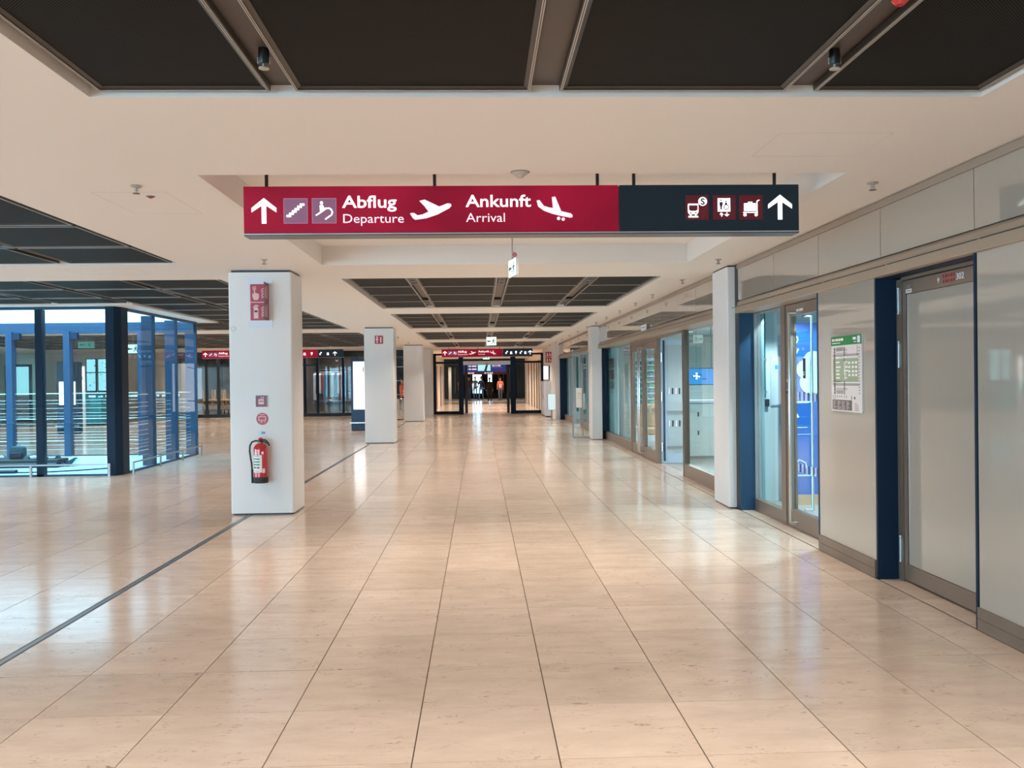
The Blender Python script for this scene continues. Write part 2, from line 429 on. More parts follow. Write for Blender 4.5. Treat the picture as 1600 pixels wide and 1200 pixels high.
for a, b_, n, m_ in L_FIELDS:
    st_ = (b_-a-.03)/n
    for r in range(n):
        p0, p1 = a+.015+st_*r+.03, a+.015+st_*(r+1)-.03
        if p1 < 3.5: continue
        for c in range(m_):
            x1 = -3.36-1.215*c; x0 = x1-1.10
            if x0 < wx1+.4 and p1 > wy0-.3 and p0 < wy1+.3:
                if x1 < wx1+.45 and p0 > wy0-.25 and p1 < wy1+.25: continue
                if x1 > wx1+.45: panel(wx1+.42, x1, p0, p1) if x1-wx1-.42 > .15 else None
                elif p0 < wy0-.45: panel(x0, x1, p0, wy0-.32)
                elif p1 > wy1+.45: panel(x0, x1, wy1+.32, p1)
                continue
            px = cam_px((x0+x1)/2, (p0+p1)/2, ZC)
            if px is None or px[0] < -90: continue
            panel(x0, x1, p0, p1)
# light well walls (open to the sky above the glass enclosure)
MB().box(wx1, wx1+.15, wy0, wy1, ZT, 6.2).box(wx0-.15, wx0, wy0, wy1, ZT, 6.2).box(wx0-.15, wx1+.15, wy0-.15, wy0, ZT, 6.2).box(wx0-.15, wx1+.15, wy1, wy1+.15, ZT, 6.2).build('wall_light_well', 'cool_paint', kind='structure')
# small access hatches and marks in the soffit
hm = MB()
for x, y, w, h in ((1.62, 4.72, .62, .50), (-2.62, 6.15, .50, .8), (-4.7, 10.3, .8, .5)):
    for q in ((x, x+w, y, y+.003), (x, x+w, y+h, y+h+.003), (x, x+.003, y, y+h), (x+w, x+w+.003, y, y+h)): hm.box(*q, ZC-.0008, ZC+.001)
hm.build('hatch_joint', 'hatch_line', ceiling)

# ---- pillars
def pillar(x0, x1, y0, y1, label):
    p = empty('pillar', ((x0+x1)/2, (y0+y1)/2, 0), kind='structure', label=label)
    cx, cy = (x0+x1)/2, (y0+y1)/2
    MB().rprism(x0-cx, x1-cx, y0-cy, y1-cy, .018, 2.825, .022).build('shaft', 'pillar_paint', p, smooth=True)
    MB().rprism(x0-cx+.02, x1-cx-.02, y0-cy+.02, y1-cy-.02, 0, .018, .02).build('base_joint', 'joint_dark', p)
    MB().box(x0-cx+.03, x1-cx-.03, y0-cy+.03, y1-cy-.03, 2.825, 2.85).build('head_joint', 'black', p)
    return p
pillar(-2.91, -2.18, 10.48, 11.11, 'white square pillar carrying the fire extinguisher')
pillar(-2.83, -2.10, 22.0, 22.65, 'second white pillar down the hall with one small red sign')
pillar(-2.82, -2.09, 33.2, 33.85, 'third white pillar down the hall, bare')
for x, y in ((-14.6, 23.5), (-18.4, 28.5)): pillar(x-.36, x+.36, y, y+.65, 'white pillar seen far off through the glass enclosure')

# ---- right wall
wall_r = struct('wall_right')
MB().box(3.30, 3.36, 5.2, 6.7, -.06, 2.5).box(3.03, 3.36, Y0, 5.27, 0, ZC).box(3.03, 3.36, 6.66, 7.79, 0, ZC).box(3.03, 3.36, 5.27, 10.35, 2.44, ZC).box(3.03, 3.36, 11.03, 33.4, 2.44, ZC).box(3.03, 3.36, 22.6, 22.9, 0, ZC).build('wall_core', 'bronze_dark', wall_r)
for a, b_ in ((Y0, 10.22), (11.03, 22.2), (22.9, 33.4)):
    MB().box(2.985, 3.04, a, b_, 2.79, 2.838).box(3.0, 3.04, a, b_, 2.838, 2.85).build('top_trim', 'trim_taupe', wall_r)
    # rail: hollow cove above a square nose with a slot
    prof = [(3.04, 2.425), (3.012, 2.42), (2.995, 2.40), (2.985, 2.365), (2.965, 2.358), (2.965, 2.353), (2.972, 2.352), (2.972, 2.346), (2.963, 2.345), (2.963, 2.283), (2.968, 2.278), (3.36, 2.278), (3.36, 2.425)]
    MB().rings([[(x, a, z) for x, z in prof], [(x, b_, z) for x, z in prof]]).build('rail', 'rail_tan', wall_r)
    sl = MB(); y = a+.4
    while y < b_:
        sl.box(2.9605, 2.9635, y, y+1.16, 2.3465, 2.3515); y += 1.2
    sl.build('rail_slot', 'joint_dark', wall_r)
def wp(y0, y1, z0, z1, ms, name='wall_panel', x=3.0): return MB().box(x, x+.03, y0+.004, y1-.004, z0, z1).build(name, ms, wall_r)
js = [-6, -4.4, -3.2, -2.0, -.71, .49, 1.69, 2.89, 4.09, 5.29, 6.55, 7.77, 8.97, 10.22]
for a, b_ in zip(js[:-1], js[1:]): wp(a, b_, 2.425, 2.79, 'back_glass', 'upper_panel')
js = [11.05+1.2*k for k in range(10)]; js[-1] = 22.2
for a, b_ in zip(js[:-1], js[1:]): wp(a, b_, 2.425, 2.79, 'back_glass', 'upper_panel')
js = [22.92+1.31*k for k in range(9)]
for a, b_ in zip(js[:-1], js[1:]): wp(a, b_, 2.425, 2.79, 'back_glass', 'upper_panel')
for a, b_ in ((Y0, -2.6), (-2.6, 0), (0, 2.62), (2.62, 5.268)): wp(a, b_, .14, 2.278, 'back_glass_low')
wp(6.662, 7.79, .14, 2.278, 'back_glass_low')
bb = MB()
for a, b_ in ((Y0, 5.268), (6.664, 7.79)):
    bb.box(2.986, 3.03, a, b_, .004, .072).box(2.990, 3.03, a, b_, .072, .076).box(2.986, 3.03, a, b_, .076, .14)
bb.build('baseboard_right', 'skirting', kind='structure')

# piers of the right wall
def pier(x0, x1, y0, y1, label):
    p = empty('wall_pier', ((x0+x1)/2, (y0+y1)/2, 0), kind='structure', label=label); cx, cy = (x0+x1)/2, (y0+y1)/2
    MB().rprism(x0-cx, x1-cx, y0-cy, y1-cy, .012, 2.832, .008).build('shaft', 'pillar_paint', p)
    MB().box(x0-cx+.01, x1-cx, y0-cy+.01, y1-cy-.01, 0, .012).box(x0-cx+.01, x1-cx, y0-cy+.01, y1-cy-.01, 2.832, 2.85).build('joint', 'joint_dark', p)
pier(2.915, 3.06, 10.35, 11.03, 'white wall pier between the exhibition room and the second shop front')
pier(2.80, 3.06, 22.2, 22.9, 'white wall pier at the far end of the second shop front')
MB().box(3.0, 3.06, 10.222, 10.348, 0, 2.85).box(3.0, 3.06, 11.03, 11.05, 0, 2.85).build('trim_1', 'black', kind='structure')
we = struct('wall_right_end')
MB().box(2.84, 3.36, 33.4, YD+.3, 0, ZC).build('wall_core', 'white_paint', we)

# ---- door_1: the service door in its navy recess
d1 = struct('door_1')
MB().box(3.002, 3.30, 6.642, 6.66, 0, 2.278).build('jamb', 'navy', d1)
MB().box(2.996, 3.30, 5.272, 5.298, 0, 2.278).build('jamb', 'navy', d1)
MB().box(3.03, 3.30, 5.298, 6.642, 2.274, 2.28).build('head_lining', 'navy', d1)
MB().box(3.16, 3.30, 6.565, 6.642, .0, 2.262).box(3.16, 3.30, 5.298, 5.33, 0, 2.262).box(3.16, 3.30, 5.33, 6.565, 2.25, 2.274).build('frame', 'bronze', d1)
lf = MB().box(3.175, 3.235, 5.335, 6.56, .008, 2.245).build('leaf', 'bronze_dark', d1)
MB().box(3.168, 3.176, 5.335, 5.365, .02, 2.243).box(3.168, 3.176, 6.50, 6.556, .02, 2.243).box(3.168, 3.176, 5.365, 6.50, 2.145, 2.243).box(3.168, 3.176, 5.365, 6.50, .02, .135).build('leaf_rim', 'bronze', lf)
MB().box(3.170, 3.176, 5.37, 6.485, .14, 2.14).build('glass_infill', 'back_glass_low', lf)
MB().box(3.165, 3.172, 6.486, 6.498, .137, 2.143).build('edge_bead', 'steel', lf)
for z in (2.10, 1.70, .24):
    MB().tube([(3.152, 6.59, z-.085), (3.152, 6.59, z+.085)], .011, 10).tube([(3.152, 6.59, z-.10), (3.152, 6.59, z-.087)], .013, 10).tube([(3.152, 6.59, z+.087), (3.152, 6.59, z+.10)], .013, 10).box(3.152, 3.16, 6.57, 6.61, z-.08, z+.08).build('hinge', 'steel_soft', d1, smooth=True)
T = face_x(3.168, 5.335, 2.065)
text('302', 'door_number', 'print_white', face_x(3.168, 5.335, 0) @ Matrix.Translation((0,0,0)), -.47, -.375, 2.175, .042, lf, .002, .01)
rd = MB(face_x(3.168, 5.335, 0))
for r, z in ((0, 2.203), (1, 2.168)):
    for k in range(5): rd.box(-.64+.033*k, -.625+.033*k+.006*(k % 2), z, z+.022, 0, .002)
rd.build('red_notice', 'fire_red', lf)
MB(face_x(3.168, 5.335, 0)).annulus(-.70, 2.20, .013, .007, 0, .002, 12).box(-.703, -.697, 2.175, 2.205, 0, .002).build('notice_symbol', 'print_white', lf)
MB(face_x(3.168, 6.5, 0)).box(.0, .085, 2.150, 2.178, 0, .003).build('label_plate', 'print_white', lf)
MB(face_x(3.168, 6.5, 0)).box(.012, .072, 2.160, 2.170, .003, .004).build('label_print', 'map_grey', lf)
MB(face_x(3.168, 6.5, 0)).box(.0, .06, 2.19, 2.196, 0, .002).box(.01, .08, 2.202, 2.208, 0, .002).build('frame_label', 'map_grey', lf)

# ---- window_1 / door_2: exhibition room front
w1 = struct('window_1')
MB().box(3.002, 3.26, 10.2, 10.222, 0, 2.278).build('jamb', 'navy_blue', w1)
MB().box(2.996, 3.26, 7.79, 7.815, 0, 2.278).build('jamb', 'navy_blue', w1)
MB().box(3.17, 3.25, 10.178, 10.20, .0, 2.278).build('edge_profile', 'steel_soft', w1)
MB().box(3.165, 3.25, 9.135, 10.178, 0, .135).build('bottom_rail', 'bronze', w1)
MB().box(3.165, 3.25, 9.135, 9.265, 0.135, 2.278).build('post', 'bronze', w1)
MB().box(3.165, 3.25, 9.265, 10.178, 2.262, 2.278).build('top_rail', 'bronze', w1)
MB().box(3.205, 3.213, 9.265, 10.178, .135, 2.262).build('pane', 'glass_shop', w1)
d2 = struct('door_2')
lf = MB().box(3.175, 3.235, 8.985, 9.125, .012, 2.27).box(3.175, 3.235, 7.825, 7.86, .012, 2.27).box(3.175, 3.235, 7.86, 8.985, 2.155, 2.27).box(3.175, 3.235, 7.86, 8.985, .012, .19).build('leaf', 'bronze', d2)
MB().box(3.20, 3.21, 7.86, 8.985, .19, 2.155).build('pane', 'glass_shop', lf)
def pull(y, x, z0, z1, par, s=-1, r=.014):
    MB().tube([(x+.0, y, z0), (x+s*.08, y, z0), (x+s*.085, y, z0+.005), (x+s*.085, y, z1-.005), (x+s*.08, y, z1), (x, y, z1)], r, 10).build('pull_handle', 'steel', par, smooth=True)
pull(8.80, 3.178, .075, 2.18, lf); pull(8.80, 3.235, .20, 2.14, lf, 1)
mk_ = MB()
for z in (1.30, .58):
    for k in range(9): mk_.box(3.198, 3.1995, 7.93+.115*k, 7.95+.115*k, z, z+.085)
mk_.build('contrast_marks', 'print_white', lf)
mk_ = MB()
for z in (1.30, .58):
    for k in range(8): mk_.box(3.198, 3.1995, 7.99+.115*k, 8.008+.115*k, z, z+.085)
mk_.build('contrast_marks_dark', 'film_and_shade_dark', lf)
MB(face_x(3.175, 9.06, 1.50)).disc(0, 0, .022, 0, .012, 14).box(-.028, .028, -.13, -.095, 0, .012).build('lock', 'steel', lf)
MB(face_x(3.175, 9.06, 1.38)).box(-.03, .03, -.012, .014, .012, .016).build('lock_cover', 'black', lf)
MB(face_x(3.175, 8.75, 2.2)).box(-.06, .0, -.012, .012, 0, .002).box(.02, .12, -.012, .012, 0, .002).build('door_label', 'print_white', lf)
MB().box(3.194, 3.199, 8.64, 8.70, 1.52, 1.72).build('card_reader', 'black', lf)
MB(face_x(3.194, 8.67, 1.57)).annulus(0, 0, .022, .014, 0, .002, 16).build('reader_ring', 'print_white', lf)

# ---- window_2, door_3, door_4: second shop front
w2 = struct('window_2')
def fr(y0, y1, z0, z1, ms='bronze', name='frame', par=None, x0=3.165, x1=3.25): return MB().box(x0, x1, y0, y1, z0, z1).build(name, ms, par or w2)
fr(11.05, 13.72, 0, .20, name='bottom_rail'); fr(13.72, 13.80, 0, 2.278, 'bronze_dark', 'mullion'); fr(13.805, 13.83, 0, 2.278, 'navy_blue', 'mullion_edge')
for a, b_ in ((11.05, 12.37), (12.38, 13.72)): MB().box(3.205, 3.213, a, b_, .20, 2.278).build('pane', 'glass_shop', w2)
fr(13.8, 15.86, 2.24, 2.278, name='header'); fr(15.86, 15.97, 0, 2.278, name='post')
fr(15.97, 18.60, 2.20, 2.278, name='header'); fr(18.53, 18.62, 0, 2.278, name='post')
fr(18.62, 22.55, 0, .20, name='bottom_rail')
for a, b_ in ((18.62, 20.84), (20.86, 22.55)): MB().box(3.205, 3.213, a, b_, .20, 2.278).build('pane', 'glass_shop', w2)
MB().box(3.002, 3.26, 22.55, 22.6, 0, 2.278).build('jamb', 'navy_blue', w2)
d3 = struct('door_3')          # leaf standing open into the shop
lf = MB().box(3.24, 3.34, 15.80, 15.85, .01, 2.22).box(3.68, 3.72, 15.80, 15.85, .01, 2.22).box(3.34, 3.68, 15.80, 15.85, 2.12, 2.22).box(3.34, 3.68, 15.80, 15.85, .01, .17).build('leaf', 'leaf_blue', d3)
MB().box(3.34, 3.68, 15.82, 15.832, .17, 2.12).build('pane', 'glass_milk', lf)
MB().box(3.27, 3.30, 15.78, 15.80, .05, 2.2).build('gasket', 'navy_blue', lf)
for z in (1.9, 1.2, .3): MB().tube([(3.245, 15.79, z-.08), (3.245, 15.79, z+.08)], .014, 8).build('hinge', 'steel', lf)
mw_, mb_ = MB(), MB()
for z in (1.24, .66):
    for k in range(5): (mb_ if k % 2 else mw_).box(3.37+.062*k, 3.395+.062*k, 15.816, 15.818, z, z+.11)
mw_.build('contrast_marks', 'print_white', lf); mb_.build('contrast_marks_dark', 'film_and_shade_dark', lf)
MB().box(3.34, 3.68, 15.79, 15.80, .28, .31).box(3.34, 3.68, 15.79, 15.80, .90, .94).build('push_bar', 'steel_soft', lf)
for nm, a, b_, s in (('near', 15.98, 17.24, 1), ('far', 17.26, 18.52, -1)):
    d = struct('door_4' if s > 0 else 'door_5')
    lf = MB().box(3.175, 3.235, a, a+.11, .01, 2.195).box(3.175, 3.235, b_-.11, b_, .01, 2.195).box(3.175, 3.235, a+.11, b_-.11, 2.08, 2.195).box(3.175, 3.235, a+.11, b_-.11, .01, .20).build('leaf', 'bronze', d)
    MB().box(3.20, 3.21, a+.11, b_-.11, .20, 2.08).build('pane', 'glass_shop', lf)
    pull(b_-.07 if s > 0 else a+.07, 3.178, .10, 2.12, lf, -1, .02)
    pull(a+.4, 3.235, .2, 2.0, lf, 1, .02)
# lettering on the far pane
T = face_x(3.203, 22.45, 0)
bd = MB().box(3.26, 3.28, 20.95, 22.52, .2, 2.27).build('film_backing', 'film_teal', w2)
text('EXPO', 'lettering', 'sign_ink', T, .42, 1.28, 1.79, .22, w2, .002, .035)
text('2035', 'lettering', 'sign_ink', T, .42, 1.28, 1.52, .21, w2, .002, .035)
text('BLN', 'lettering', 'sign_ink', T, .45, 1.25, 1.27, .19, w2, .002, 0)
MB(T).box(.5, 1.15, 1.18, 1.195, 0, .002).build('lettering_line', 'sign_ink', w2)
# little sign plate under the rail
sg = thing('label_sign', 'small pale plate on the rail above the second shop doors', 'sign', (2.955, 15.9, 2.44)); MB().box(-.012, .008, -.22, .22, -.05, .05).build('plate', 'plate_white', sg); MB().box(-.014, -.012, -.16, .16, -.01, .012).build('print', 'map_grey', sg)

# ---- window_3: third shop front
w3 = struct('window_3')
MB().box(3.002, 3.26, 33.25, 33.3, 0, 2.278).build('jamb', 'navy', w3)
for a, b_ in ((22.95, 24.6), (24.65, 26.4), (26.45, 28.0), (30.1, 31.6), (31.65, 33.25)):
    MB().box(3.205, 3.213, a, b_, .2, 2.278).build('pane', 'glass_shop', w3); fr(a, b_, 0, .2, name='bottom_rail', par=w3)
for y in (24.6, 26.4, 28.0, 30.05, 31.6): fr(y, y+.06, 0, 2.278, 'steel_soft', 'mullion', w3)
d6 = struct('door_6')           # glass leaf standing out into the hall
lf = MB().box(2.36, 2.40, 22.72, 22.76, .01, 2.2).box(2.90, 2.94, 22.72, 22.76, .01, 2.2).box(2.40, 2.90, 22.72, 22.76, .01, .05).box(2.40, 2.90, 22.72, 22.76, 2.14, 2.2).build('leaf', 'steel_soft', d6)
MB().box(2.40, 2.90, 22.735, 22.745, .05, 2.14).build('pane', 'glass_clear', lf)
MB().tube([(2.62, 22.69, 1.95), (2.62, 22.69, .06)], .016, 8).build('bar', 'bronze', lf)

# ---- left: glass enclosure under the light well
ge = struct('window_4')
GZ = 2.80
co = MB().add([], [])
co.rings([[(x, y, z) for x, y in ((-6.27,15.2),(-6.13,15.2),(-6.06,15.34),(-6.06,15.62),(-6.13,15.64),(-6.27,15.64))] for z in (0, ZC)])
co.build('corner_column', 'navy', ge)
MB().box(-14, -6.27, 15.2, 15.27, 0, .03).box(-14, -6.27, 15.2, 15.27, GZ, ZC).box(-6.13, -6.06, 15.64, 19.4, 0, .03).box(-6.13, -6.06, 15.64, 19.4, GZ, ZC).box(-14, -6.1, 19.33, 19.4, 0, .03).box(-14, -6.1, 19.3, 19.4, 2.62, ZC).build('edge_channel', 'navy_blue', ge)
for x in (-7.38, -8.62, -9.86, -11.1, -12.3): MB().box(x-.055, x+.055, 15.2, 15.34, .0, GZ).build('mullion', 'navy', ge)
for x in (-7.2, -8.75, -9.95, -11.2, -12.4): MB().box(x-.065, x+.065, 19.22, 19.4, 0, 2.66).build('rear_mullion', 'navy_blue', ge)
for x in (-7.2, -8.75, -9.95): MB().box(x+.065, x+.22, 19.24, 19.34, 2.50, 2.64).build('bracket', 'navy', ge)
xs = [-14.0, -12.3, -11.1, -9.86, -8.62, -7.38, -6.27]
for a, b_ in zip(xs[:-1], xs[1:]): MB().box(a+.055, b_-.055, 15.235, 15.243, .03, GZ).build('pane', 'glass_blue', ge)
for a, b_ in ((15.64, 16.86), (16.92, 18.1), (18.16, 19.33)):
    MB().box(-6.09, -6.082, a, b_, .03, GZ).build('pane', 'glass_blue2', ge)
for y in (16.86, 18.10, 19.33):
    fn = MB().box(-6.30, -6.06, y, y+.055, .0, GZ).build('fin', 'navy_blue', ge)
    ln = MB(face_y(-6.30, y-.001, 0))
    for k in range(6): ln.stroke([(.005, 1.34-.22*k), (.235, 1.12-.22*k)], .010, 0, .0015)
    ln.build('shade_streak', 'film_and_shade_dark', fn)  # dark strokes painting in diagonal shade and reflection streaks on the fin
MB().box(-14, -6.1, 19.355, 19.363, .03, 2.62).build('rear_pane', 'glass_blue2', ge)
# printed film bands (thin white lines) on the rear and side panes
fb = MB(); zs = [1.34, 1.20, 1.13, 1.03, .93, .86, .80, .70, .62, .52, .46, .40, .33, .25, .15]
for z in zs: fb.box(-13.9, -6.15, 19.352, 19.355, z, z+(.016 if z in (1.34, .80, .33) else .006))
fb.build('film_band', 'film_white', ge)
fb = MB()
for z in zs:
    for a, b_ in ((15.64, 16.60), (16.92, 17.80), (18.16, 19.0)): fb.box(-6.094, -6.0905, a, b_, z, z+(.016 if z in (1.34, .80, .33) else .006))
fb.build('film_band', 'film_white', ge)
fb = MB()       # illegible script line above the upper band
random.seed(3); x = -8.35
while x < -6.4:
    w = random.uniform(.03, .09); fb.box(x, x+w, 19.352, 19.3545, 1.26, 1.26+random.uniform(.02, .05)); x += w+random.choice((.012, .012, .06))
fb.build('film_script', 'film_white', ge)
MB().box(-14, -6.13, 15.27, 19.3, .0, .012).build('well_floor', 'pale_cyan', ge)

MB().box(-4.2, 3.3, Y0-.2, Y0, 0, ZC).build('wall_entrance_unseen', 'pillar_paint', kind='structure')  # unseen; placed to keep the sky's reflection off the far door panes
MB().box(XL, -14.5, Y0-.2, Y0, 0, ZC).box(XL-.2, XL, 13.0, YD, 0, ZC+.3).build('wall_left_unseen', 'pillar_paint', kind='structure')  # unseen; stops sky reflections, gaps shaped to let blue daylight in
# ---- far portal with the sliding doors, corridor and hall beyond
wb = struct('wall_back')
MB().box(-2.40, -2.05, 38.0, YD+.3, 0, ZC).build('wall_return', 'pillar_paint', wb)
MB().box(XL, -13.1, 39.2, 39.5, 0, ZC).build('wall_core', 'tan_wall', wb)
d7 = struct('door_7')
def pf(x0, x1, z0, z1, ms='navy', name='frame', y0=39.62, y1=39.76, par=None): return MB().box(x0, x1, y0, y1, z0, z1).build(name, ms, par or d7)
pf(-2.05, -1.93, 0, 2.69); pf(2.74, 2.84, 0, 2.69); pf(-2.05, 2.84, 2.61, 2.69, name='head')
pf(-.93, -.72, 0, 2.61, name='post', y0=39.55); pf(1.37, 1.60, 0, 2.61, name='post', y0=39.55)
pf(-1.93, -.93, 2.24, 2.33, name='transom'); pf(1.60, 2.74, 2.24, 2.33, name='transom')
pf(-1.93, -.93, 0, .13, name='sill'); pf(1.60, 2.74, 0, .13, name='sill')
MB().box(-.72, 1.37, 39.5, 39.74, 2.18, 2.345).build('door_operator', 'plate_white', d7); MB().box(.25, .38, 39.49, 39.5, 2.22, 2.245).build('sensor', 'black', d7)
for x0, x1, z0, z1 in ((-1.93, -.93, .13, 2.24), (1.60, 2.74, .13, 2.24), (-1.93, -.93, 2.33, 2.61), (1.60, 2.74, 2.33, 2.61), (-.72, 1.37, 2.345, 2.61)): MB().box(x0, x1, 39.69, 39.70, z0, z1).build('pane', 'glass_clear', d7)
for x in (-.60, 1.27): MB().box(x-.06, x+.06, 39.80, 39.84, .02, 2.18).build('sliding_leaf_edge', 'black', d7)
# corridor past the doors
MB().box(-2.55, -2.3, YD+.3, 57.6, 0, ZC).build('wall_far_left', 'tan_wall', kind='structure'); MB().box(XL, -2.3, 57.6, 58, 0, ZC).build('wall_far_front', 'tan_wall', kind='structure')
MB().box(2.95, 3.36, YD+.3, 57.6, 0, ZC).build('wall_far_right', 'tan_wall', kind='structure'); MB().box(2.95, 12, 57.6, 58, 0, ZC).build('wall_far_front', 'tan_wall', kind='structure')
vl, vv = MB(), MB()
for y in (47.0, 52): vl.box(-2.31, -2.27, y, y+1.1, 0, 2.3)
for y in (41, 42.3, 43.8, 45.5, 47.6, 50, 53): vv.box(2.91, 2.96, y, y+.55, 0, 2.45)
vl.build('trim_3', 'bronze_dark', kind='structure'); vv.build('trim_4', 'bronze_dark', kind='structure')
cc = MB().box(-2.55, 3.36, YD, 58, ZC, ZC+.3).box(-12, 12, 58, 76, 3.4, 3.7).box(-12, 12, 57.6, 58, ZC, 3.7).build('ceiling_far', 'white_paint', kind='structure')
wh = struct('wall_far_hall')
MB().box(-12, -.55, 72, 72.3, 0, 3.4).box(.14, .62, 72, 72.3, 0, 3.4).box(.98, 12, 72, 72.3, 0, 3.4).box(-.55, .98, 72, 72.3, 1.95, 3.4).box(.62, .98, 72, 72.3, 0, 1.2).build('wall_core', 'black_soft', wh)
MB().box(-12, -11.8, 58, 72, 0, 3.4).box(11.8, 12, 58, 72, 0, 3.4).build('side_wall', 'tan_wall', wh)
MB().box(-.75, -.68, 71.9, 72, 0, 2.35).box(.16, .22, 71.9, 72, 0, 2.35).box(.62, .68, 71.9, 72, 0, 2.35).box(.98, 1.05, 71.9, 72, 0, 2.35).box(-.75, 1.05, 71.9, 72, 0, .12).build('frame', 'frame_edge', wh)
MB().box(-.7, 1.0, 72.02, 72.03, .12, 2.35).build('pane', 'glass_blue2', wh)
MB().box(-2.2, 2.9, 70.9, 71.4, 0, .42).build('plinth', 'black', wh)
fx_ = MB()
for x in (-2.0, -1.6, 1.5, 1.9, 2.4): fx_.box(x, x+.05, 71.7, 71.99, .1, 2.5)
fx_.build('dark_frame', 'frame_edge', wh)

# ---- left back: clothes store and cafe behind a dark glazed front
w5 = struct('window_5')
SX0, SX1, SY = -13.1, -2.4, 39.2
MB().box(SX0, SX1, SY, SY+.1, 2.72, ZC).box(SX0, SX1, SY-.02, SY+.1, 2.60, 2.72).box(SX0, SX1, SY-.02, SY+.1, 0, .14).build('frame', 'black', w5)
for x in (-13.0, -11.87, -11.36, -10.2, -9.0, -7.62, -7.07, -5.96, -4.9, -3.8, -2.6): MB().box(x-.05, x+.05, SY-.03, SY+.1, .14, 2.60).build('mullion', 'navy' if x > -8 else 'black', w5)
xs = [-13.0, -11.87, -11.36, -10.2, -9.0, -7.62, -7.07, -5.96, -4.9, -3.8, -2.6]
for a, b_ in zip(xs[:-1], xs[1:]): MB().box(a+.05, b_-.05, SY+.03, SY+.04, .14, 2.6).build('pane', 'glass_clear', w5)
MB().box(-9.0, -7.07, SY-.02, SY+.1, 2.2, 2.28).box(-11.36, -10.2, SY-.02, SY+.1, 2.22, 2.30).build('transom', 'navy_blue', w5)
ws = struct('wall_store')
MB().box(SX0, SX1, 45.8, 46, 0, ZC).box(-13.2, -13.1, SY, 46, 0, ZC).box(-8.4, -8.3, SY+.6, 46, 0, ZC).box(-2.45, -2.35, SY+.1, 46, 0, ZC).build('wall_core', 'bronze_dark', ws)
MB().box(SX0, SX1, SY, 46, ZC, ZC+.2).build('store_ceiling', 'black_soft', ws)
sh = MB()
for z in (.5, .9, 1.3, 1.7, 2.1): sh.box(-8.2, -2.5, 45.4, 45.8, z, z+.04)
sh.build('shelf', 'steel_soft', ws)
MB().box(-13.0, -8.5, 45.6, 45.8, 0, 2.4).build('cafe_back', 'wood_pale', ws)

# ---- right: rooms behind the shop fronts
for k, q in enumerate(((3.36, 8.0, 7.2, 7.3), (8.0, 8.1, 7.2, 33.3), (3.26, 8.0, 10.95, 11.0), (3.26, 8.0, 22.66, 22.8), (3.26, 8.0, 33.3, 33.36))): MB().box(*q, 0, 2.62).build('wall_shop_%d' % (k+1), 'shop_wall', kind='structure')
MB().box(3.03, 3.265, 10.224, 11.03, 0, ZC).build('wall_shop_7', 'shop_wall', kind='structure')
MB().box(3.265, 3.30, 10.224, 10.95, 0, 2.62).build('wall_shop_6', 'shop_teal', kind='structure')
MB().box(3.30, 8.0, 7.2, 33.36, 2.62, 2.72).build('ceiling_shop', 'cool_paint', kind='structure')
MB().box(3.31, 8.0, 7.2, 33.36, -.01, .0).build('floor_shop', 'shop_floor', kind='structure')

# ================================================================== THE THINGS
# ---- hanging wayfinding sign (drawn on a 867 x 75 layout)
SW = 3.835/867
def sign_tf(x0, y, ztop): return face_y(x0, y, ztop) @ Matrix.Scale(1, 4)
def arrow_up(mb, cx, top, k=1.0):
    P = [(0,0),(19,-15.3),(19,-22),(3.5,-11.7),(3.5,-39.3),(-3.5,-39.3),(-3.5,-11.7),(-19,-22),(-19,-15.3)]
    return mb.poly([((cx+x*k)*SW, (top+y*k)*SW) for x, y in P], 0, .003)
def gl(pts, k=1): return [(x*SW*k, y*SW*k) for x, y in pts]
DEP = [(962,292),(973,288),(986,290),(1003,302),(1030,297),(1062,282),(1038,250),(1013,224),(1042,217),(1120,255),(1165,238),(1182,240),(1187,250),(1175,264),(1110,298),(1050,318),(990,326),(976,316)]
ARR = [(113,212),(128,210),(150,240),(175,248),(197,252),(192,195),(210,192),(240,268),(290,280),(300,290),(298,300),(288,302),(240,293),(195,282),(150,265),(120,243)]
def plane_dep(): return [((360+x/3.478-381), -(250+y/3.478-291)) for x, y in DEP]
def plane_arr(): return [((800+x/3.333-381), -(250+y/3.333-290)) for x, y in ARR]
def build_sign(name, label, cat, x0, y, ztop, w, rods=(), ceil=3.06, thick=.15, red=582/867):
    s = thing(name, label, cat, (x0, y, ztop))
    H = .332; k = w/3.835; xr = red*w
    T = face_y(0, 0, 0)
    MB().cbox(0, xr-.004, 0, thick, -H+.012, 0, .003).build('red_panel', 'sign_red', s)
    MB().cbox(xr+.004, w, 0, thick, -H+.012, 0, .003).build('dark_panel', 'sign_black', s)
    MB().box(0, w, -.002, thick+.002, -H-.006, -H+.012).build('bottom_rail', 'sign_rail', s)
    MB().box(0, w, -.0035, -.002, -H+.004, -H+.008).build('rail_line', 'plate_white', s)
    for x in rods:
        MB().tube([(x, thick/2, 0), (x, thick/2, ceil-ztop)], .012, 10).lathe([(.03, ceil-ztop-.012), (.03, ceil-ztop)], x, thick/2, 14).build('hanger_rod', 'black', s)
    return s, T, k
def tile(s, T, u0, u1, v0, v1, ms, edge=None):
    t = MB(T).box(u0*SW, u1*SW, v0*SW, v1*SW, 0, .0015).build('pictogram', ms, s)
    if edge: MB(T).box(u0*SW, u1*SW, v1*SW-.004, v1*SW, .0015, .002).box(u0*SW, u0*SW+.004, v0*SW, v1*SW, .0015, .002).box(u1*SW-.004, u1*SW, v0*SW, v1*SW, .0015, .002).box(u0*SW, u1*SW, v0*SW, v0*SW+.004, .0015, .002).build('pictogram_edge', edge, t)
    return t
